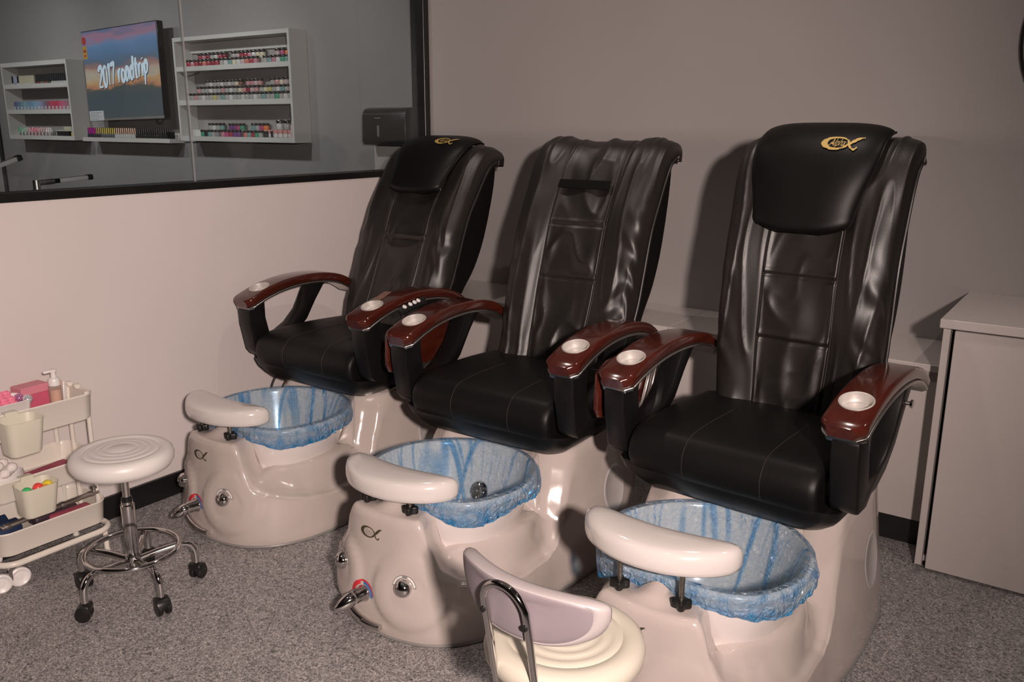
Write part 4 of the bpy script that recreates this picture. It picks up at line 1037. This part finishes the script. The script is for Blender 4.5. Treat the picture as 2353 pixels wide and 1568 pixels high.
mid = [(.10, .10, .24), (.13, .22, .32), (.22, .36, .44), (.15, .28, .42), (.22, .40, .55), (.30, .33, .50), (.22, .12, .18), (.50, .06, .12), (.55, .05, .10), (.60, .14, .24), (.35, .16, .22), (.45, .24, .27)]
mn = ['navy', 'steel blue', 'pale blue', 'blue', 'sky blue', 'lavender', 'plum', 'crimson', 'red', 'pink', 'mauve', 'dusty pink']
for k in range(34):
    t = k / 33.; c = tuple(round(v, 2) for v in ramp(mid, t)); nm = mn[int(round(t * 11))]
    b = c if k % 2 else (.48, .46, .46)
    pol(lx(.045 + .0285 * k), -.085, zb_, c, b, '%s-capped polish bottle, %s from left on the middle polish shelf' % (nm, ORD[k]), 'polish bottles on the middle shelf of the left rack', w=.0120, hb=.026, hc=.036)
bot = [(.10, .36, .22), (.12, .34, .20), (.30, .40, .33), (.46, .22, .25), (.60, .10, .16), (.55, .14, .17), (.40, .20, .20), (.34, .22, .22), (.46, .36, .36), (.40, .38, .36)]
bn_ = ['green', 'green', 'sage', 'rose', 'red', 'coral', 'mauve', 'brown', 'pale pink', 'beige']
for k in range(20):
    t = k / 19.; c = tuple(round(v, 2) for v in ramp(bot, t)); nm = bn_[int(round(t * 9))]
    b = tuple(round(v * .5, 2) for v in c) if k % 2 else (.48, .45, .44)
    pol(lx(.055 + .0285 * k), -.085, zc, c, b, '%s-capped polish bottle, %s from left on the bottom polish shelf' % (nm, ORD[k]), 'polish bottles on the bottom shelf of the left rack', w=.0118, hb=.026, hc=.034)
bx = obj('display_box', box(0, .172, -.035, .0, 0, .034, .002, 1), M['tv_body'], None, angle=30); bx.location = (lx(.705), -.068, zc + .0008); tag(bx, 'black display box of cream bottles at the right of the bottom polish shelf', 'display box')
for k in range(6):
    pol(lx(.738 + .0275 * k), -.052, zc, (.55, .50, .36), BLK, 'cream-capped bottle, %s from left in the black display box' % ORD[k], 'cream bottles in the black display box', w=.0115, hb=.026, hc=.042)
for k in range(3):
    pol(lx(.918 + .03 * k), -.085, zc, [(.55, .53, .5), (.58, .50, .22), (.50, .42, .25)][k], (.55, .45, .12), 'gold bottle, %s from left at the right end of the bottom polish shelf' % ORD[k], 'gold bottles on the bottom polish shelf', w=.0125, hb=.026, hc=.036 + .008 * (k == 0), metal=.4)
zl = 1.392
k = 0
for n, cp_, bd, nm, w_ in ((4, (.45, .03, .30), (.03, .03, .04), 'magenta', 1.), (3, (.45, .34, .16), (.03, .03, .04), 'bronze', 1.), (7, (.50, .40, .10), (.10, .10, .12), 'gold', 1.), (10, (.55, .36, .27), (.5, .5, .5), 'rose gold', .0), (16, BLK, (.02, .02, .02), 'black', .0)):
    for i in range(n):
        pol(-3.178 + .0252 * k, -.075, zl, cp_, bd, '%s-capped bottle, %s from left on ledge below television' % (nm, ORD[k] if k < len(ORD) else ('37th', '38th', '39th', '40th', '41st')[k - 36]), 'bottles on the ledge below the television', w=.0108, hb=.026, hc=.042, metal=.85 if nm != 'black' else 0)
        k += 1
o = obj('black_block', box(-.014, .014, -.02, .02, 0, .045, .002, 1), M['tv_body'], None, angle=30); o.location = (-2.163, -.09, zl); tag(o, 'small black box at the right end of the ledge below the television', 'box')

# television on an arm, tipped a little forward
tv = empty('television', (-2.612, -.115, 1.82), math.radians(-1.5), 'wall television showing a sunset with white lettering', 'television')
tv.rotation_euler = (math.radians(-1.0), math.radians(-1.2), math.radians(-1.5))
obj('tv_case', box(-.470, .470, -.010, .035, -.306, .300, .004, 2), M['tv_body'], tv, angle=30)
obj('tv_back', box(-.30, .30, .036, .065, -.2, .2, .006, 2), M['tv_body'], tv, angle=30)
sc_ = obj('screen', ([(-.463, -.0112, -.288), (.463, -.0112, -.288), (.463, -.0112, .294), (-.463, -.0112, .294)], [(0, 1, 2, 3)]), M['tv_screen'], tv, smooth=False)
# solidify the picture a little so 'generated' coordinates are stable
obj('bottom_bezel', box(-.470, .470, -.013, -.0105, -.306, -.289, .001, 1), M['grey_plastic'], tv, angle=30)
obj('wall_bracket', box(-.11, .11, .066, .108, -.10, .10, .003, 1), M['tv_body'], tv, angle=30)
# brush lettering
ST = {'2': ([[(.02, .78), (.10, .96), (.30, .98), (.36, .74), (.22, .42), (.02, .06), (.40, .02)]], .52),
 '0': ([[(.20, .98), (.05, .80), (.03, .40), (.10, .05), (.24, .02), (.36, .25), (.37, .68), (.28, .95), (.18, .98)]], .50),
 '1': ([[(.04, .80), (.16, .98), (.14, .5), (.13, .0)]], .30), '7': ([[(.0, .94), (.20, .97), (.40, .97), (.30, .55), (.18, .0)]], .50), ' ': ([], .26),
 'r': ([[(.05, .62), (.08, .3), (.06, .0)], [(.07, .38), (.16, .58), (.30, .62)]], .36),
 'o': ([[(.20, .60), (.05, .45), (.05, .15), (.18, .0), (.33, .14), (.33, .45), (.18, .60)]], .44),
 'a': ([[(.30, .56), (.14, .60), (.04, .35), (.06, .05), (.18, .03), (.30, .30)], [(.33, .62), (.32, .3), (.38, .0)]], .48),
 'd': ([[(.30, .50), (.16, .58), (.04, .34), (.08, .04), (.20, .03), (.31, .28)], [(.36, 1.06), (.33, .5), (.37, .0)]], .48),
 't': ([[(.16, .95), (.13, .4), (.16, .05), (.28, .03)], [(.0, .62), (.32, .66)]], .36),
 'i': ([[(.08, .60), (.07, .3), (.09, .0)], [(.09, .84), (.11, .78)]], .22),
 'p': ([[(.05, .62), (.08, .1), (.03, -.42)], [(.07, .50), (.22, .66), (.36, .50), (.30, .18), (.10, .10)]], .44)}
def brush(s, y, off):
    V, F = [], []; cx = 0
    for ch in s:
        sts, adv = ST[ch]
        for p in sts:
            q = path2(p, 6); m = len(q); w = [.098 * (.55 + .6 * math.sin(PI * min(1, .12 + i / (m - 1)) ** .7)) for i in range(m)]
            v, f = ribbon2d(q, w); b = len(V); V += [(a.x + cx, a.y) for a in v]; F += [tuple(i + b for i in t) for t in f]
        cx += adv
    return V, F, cx
V, F, wd = brush('2017 roadtrip', 0, 0)
sx_ = .62 / wd; sz_ = .135
def tl(dx, dz, y): return ([(-.285 + a * sx_ + dx, y, -.055 + b * sz_ + .06 * (a / wd - .5) + dz) for a, b in V], F)
obj('lettering_shadow', tl(.006, -.007, -.0118), M['tv_text_shade'], sc_, smooth=False)
obj('lettering', tl(0, 0, -.0124), M['tv_text'], sc_, smooth=False)
lb = obj('energy_label', box(-.462, -.408, -.0128, -.0116, .115, .200), M['sticker_yellow'], tv, smooth=False)
obj('label_dial', lathe_axis([(0, 0), (.027, 0), (.027, .001), (0, .001)], (-.436, -.0118, .235), (0, -1, 0), 30), M['sticker_red'], tv, smooth=False)
obj('label_print', join(box(-.452, -.418, -.0132, -.0128, .158, .176), box(-.447, -.423, -.0132, -.0128, .128, .144)), M['sticker_red'], lb, smooth=False)
st = obj('paper_sticker', box(-.458, -.268, -.0142, -.0132, -.304, -.238), M['sticker_white'], tv, smooth=False)
obj('sticker_print', join(*[box(-.448, -.30 - .03 * (k % 2), -.0146, -.0142, -.252 - .014 * k, -.249 - .014 * k) for k in range(4)]), M['grey_plastic'], st, smooth=False)
cbp = smooth_path([(.30, .045, -.27), (.31, .03, -.31), (.34, .03, -.335), (.375, .03, -.325), (.385, .045, -.29)], 8)
obj('power_cable', tube(cbp, .004, 8), M['cable'], tv)
obj('loose_cord', tube([p - JR.location for p in smooth_path([(-1.975, -.10, 1.802), (-1.93, -.108, 1.782), (-1.87, -.105, 1.788), (-1.80, -.09, 1.806)], 6)], .0025, 8), mat('brown_cord', (.08, .05, .035), .6, var=(30, .1)), JR)

# paper towel dispenser by the window post
dp = empty('paper_dispenser', (-.24, 0, 1.38), 0, 'dark brown paper towel dispenser on the wall beside the black window post', 'dispenser')
pr = [(-.001, .006), (-.001, .197), (-.055, .197), (-.085, .188), (-.101, .160), (-.106, .02), (-.095, .0), (-.06, .010), (-.02, .006)]
obj('housing', prism(pr, -.158, .158, 'x', .007, 3), M['dispenser'], dp, angle=40)
obj('viewing_slot', box(-.042, -.028, -.1085, -.1045, .045, .105, .004, 2), M['grey_plastic'], dp, angle=40)
obj('name_plate', box(-.06, -.018, -.1065, -.1035, .139, .145, .001, 1), M['grey_plastic'], dp, angle=40)
obj('lid_seam', box(-.150, .150, -.1045, -.1015, .1615, .1640, .0005, 1), M['grey_plastic'], dp, angle=40)
obj('lock', lathe_axis([(0, 0), (.005, 0), (.005, .002), (0, .002)], (.118, -.104, .150), (0, -1, 0), 14), M['steel'], dp, angle=40)

# lamps on stands behind the half wall
def desk_lamp(base, pts, label):
    r = empty('desk_lamp', base, 0, label, 'lamp', 'slim desk lamps behind the half wall'); b = Vector(base)
    p = [Vector(q) - b for q in pts]
    obj('lamp_foot', lathe([(0, 0), (.12, 0), (.12, .012), (.02, .02), (.02, .03), (0, .03)], 30), M['knob_black'], r, angle=40)
    obj('lamp_pole', tube([(0, 0, .02), p[0]], .009, 12), M['steel'], r)
    d = (p[1] - p[0]).normalized()
    obj('lamp_joint', join(tube([p[0] - Vector((0, 0, .03)), p[0] + Vector((0, 0, .012))], .014, 14), tube([p[0], p[0] + d * .07], .011, 12)), M['steel'], r)
    e = tube([p[0] + d * .07, p[0] + d * .095], .009, 12); obj('lamp_hinge', e, M['knob_black'], r)
    a = (p[1] - p[0]).length; q = d.to_track_quat('Y', 'Z').to_matrix().to_4x4()
    h = obj('lamp_head', xf(box(-.012, .012, .092, a, -.009, .009, .004, 2), Matrix.Translation(p[0]) @ q), M['lamp_grey'], r, angle=40)
    obj('end_cap', xf(box(-.0135, .0135, a - .012, a + .012, -.011, .011, .004, 2), Matrix.Translation(p[0]) @ q), M['knob_black'], h, angle=40)
desk_lamp((-.5, -1.832, 0), [(-.5, -1.832, 1.262), (-.5, -1.612, 1.276)], 'slim silver desk lamp with black tip, low in the middle of the glass')
desk_lamp((-.5, -2.16, 0), [(-.5, -2.16, 1.27), (-.5, -1.89, 1.362)], 'slim silver desk lamp reaching in from the left edge')

# ------------------------------------------------------------------ small loose things on and by the chairs
cd = tube(smooth_path([(.10, -1.02, .50), (.075, -1.10, .47), (.055, -1.16, .40), (.05, -1.19, .30), (.05, -1.10, .14), (.055, -.85, .012), (.05, -.5, .008)], 8), .0045, 10)
o = obj('power_cable', cd, M['cable'], None); tag(o, 'black cable dropping behind the basin of the chair by the half wall', 'cable')

crd = obj('paper_card', box(-.016, .016, -.045, .045, 0, .0012), mat('brown_card', (.22, .12, .09), .5, var=(20, .1)), None, smooth=False)
crd.location = (.449 + .302, -1 + .089 - .275, .8455); crd.rotation_euler = (.17, -.02, .25)
tag(crd, 'small brown card lying on the right armrest of the chair by the half wall', 'card')

# ------------------------------------------------------------------ light
def lamp(kind, name, loc, power, col=(1, .86, .74), size=.1, target=None, **k):
    l = bpy.data.lights.new(name, kind); l.energy = power; l.color = col
    if kind == 'AREA': l.shape = k.get('shape', 'DISK'); l.size = size; 
    if kind == 'AREA' and l.shape == 'RECTANGLE': l.size_y = k['size_y']
    if kind in ('POINT', 'SPOT'): l.shadow_soft_size = size
    if kind == 'SPOT': l.spot_size = k.get('cone', 1.6); l.spot_blend = k.get('blend', .6)
    o = bpy.data.objects.new(name, l); C.objects.link(o); o.location = loc
    if target is not None: o.rotation_euler = (Vector(target) - Vector(loc)).to_track_quat('-Z', 'Y').to_euler()
    return o
lamp('SPOT', 'key_light', (3.70, -3.85, 1.76), 640, (1, .825, .75), .06, (.32, -1.02, .75), cone=1.58, blend=1.)
lamp('SPOT', 'upper_wall_light', (1.9, -7.5, 1.90), 330, (1, .825, .735), .012, (.9, 0, 2.0), cone=.66, blend=.9)  # added spot, lights the back wall only above the blocker's shadow edge
for x, y, p in ((.9, -1.1, 24), (2.2, -1.1, 24), (3.5, -1.0, 34), (.9, -3.0, 9), (2.3, -3.0, 9), (3.8, -3.2, 9)):
    lamp('SPOT', 'downlight', (x, y, H - .02), p, (1, .86, .78), .014, (x, y, 0), cone=1.75, blend=.9)
for x in (-.75, -1.7, -2.7, -3.7):
    lamp('SPOT', 'far_room_fill', (x, -1.75, H - .03), 84, (1, .985, .96), .07, (x - .25, 0, 1.62), cone=1.32, blend=.9)  # added fill spots that brighten the back wall of the far room
w = bpy.data.worlds.new('world'); scn.world = w; w.use_nodes = True
w.node_tree.nodes['Background'].inputs['Color'].default_value = (.5, .45, .42, 1); w.node_tree.nodes['Background'].inputs['Strength'].default_value = .006

# ------------------------------------------------------------------ camera
F_PX, YAW, PIT, ROLL = 2000.7, .6147, .2458, .0019
cyw, sy, cp_, sp_ = math.cos(YAW), math.sin(YAW), math.cos(PIT), math.sin(PIT)
fwd = Vector((-sy * cp_, cyw * cp_, -sp_)); rgt = Vector((cyw, sy, 0)); upv = rgt.cross(fwd)
r2 = math.cos(ROLL) * rgt + math.sin(ROLL) * upv; u2 = -math.sin(ROLL) * rgt + math.cos(ROLL) * upv
cam = bpy.data.cameras.new('camera'); cam.sensor_width = 36; cam.lens = F_PX / 2353 * 36; cam.clip_start = .05
co = bpy.data.objects.new('camera', cam); C.objects.link(co)
mw = Matrix((r2, u2, -fwd)).transposed().to_4x4(); mw.translation = (3.083, -3.615, 1.5); co.matrix_world = mw
scn.camera = co
scn.view_settings.view_transform = 'Standard'; scn.view_settings.look = 'None'; scn.view_settings.gamma = 1; scn.view_settings.use_curve_mapping = False
scn.view_settings.exposure = -0.16
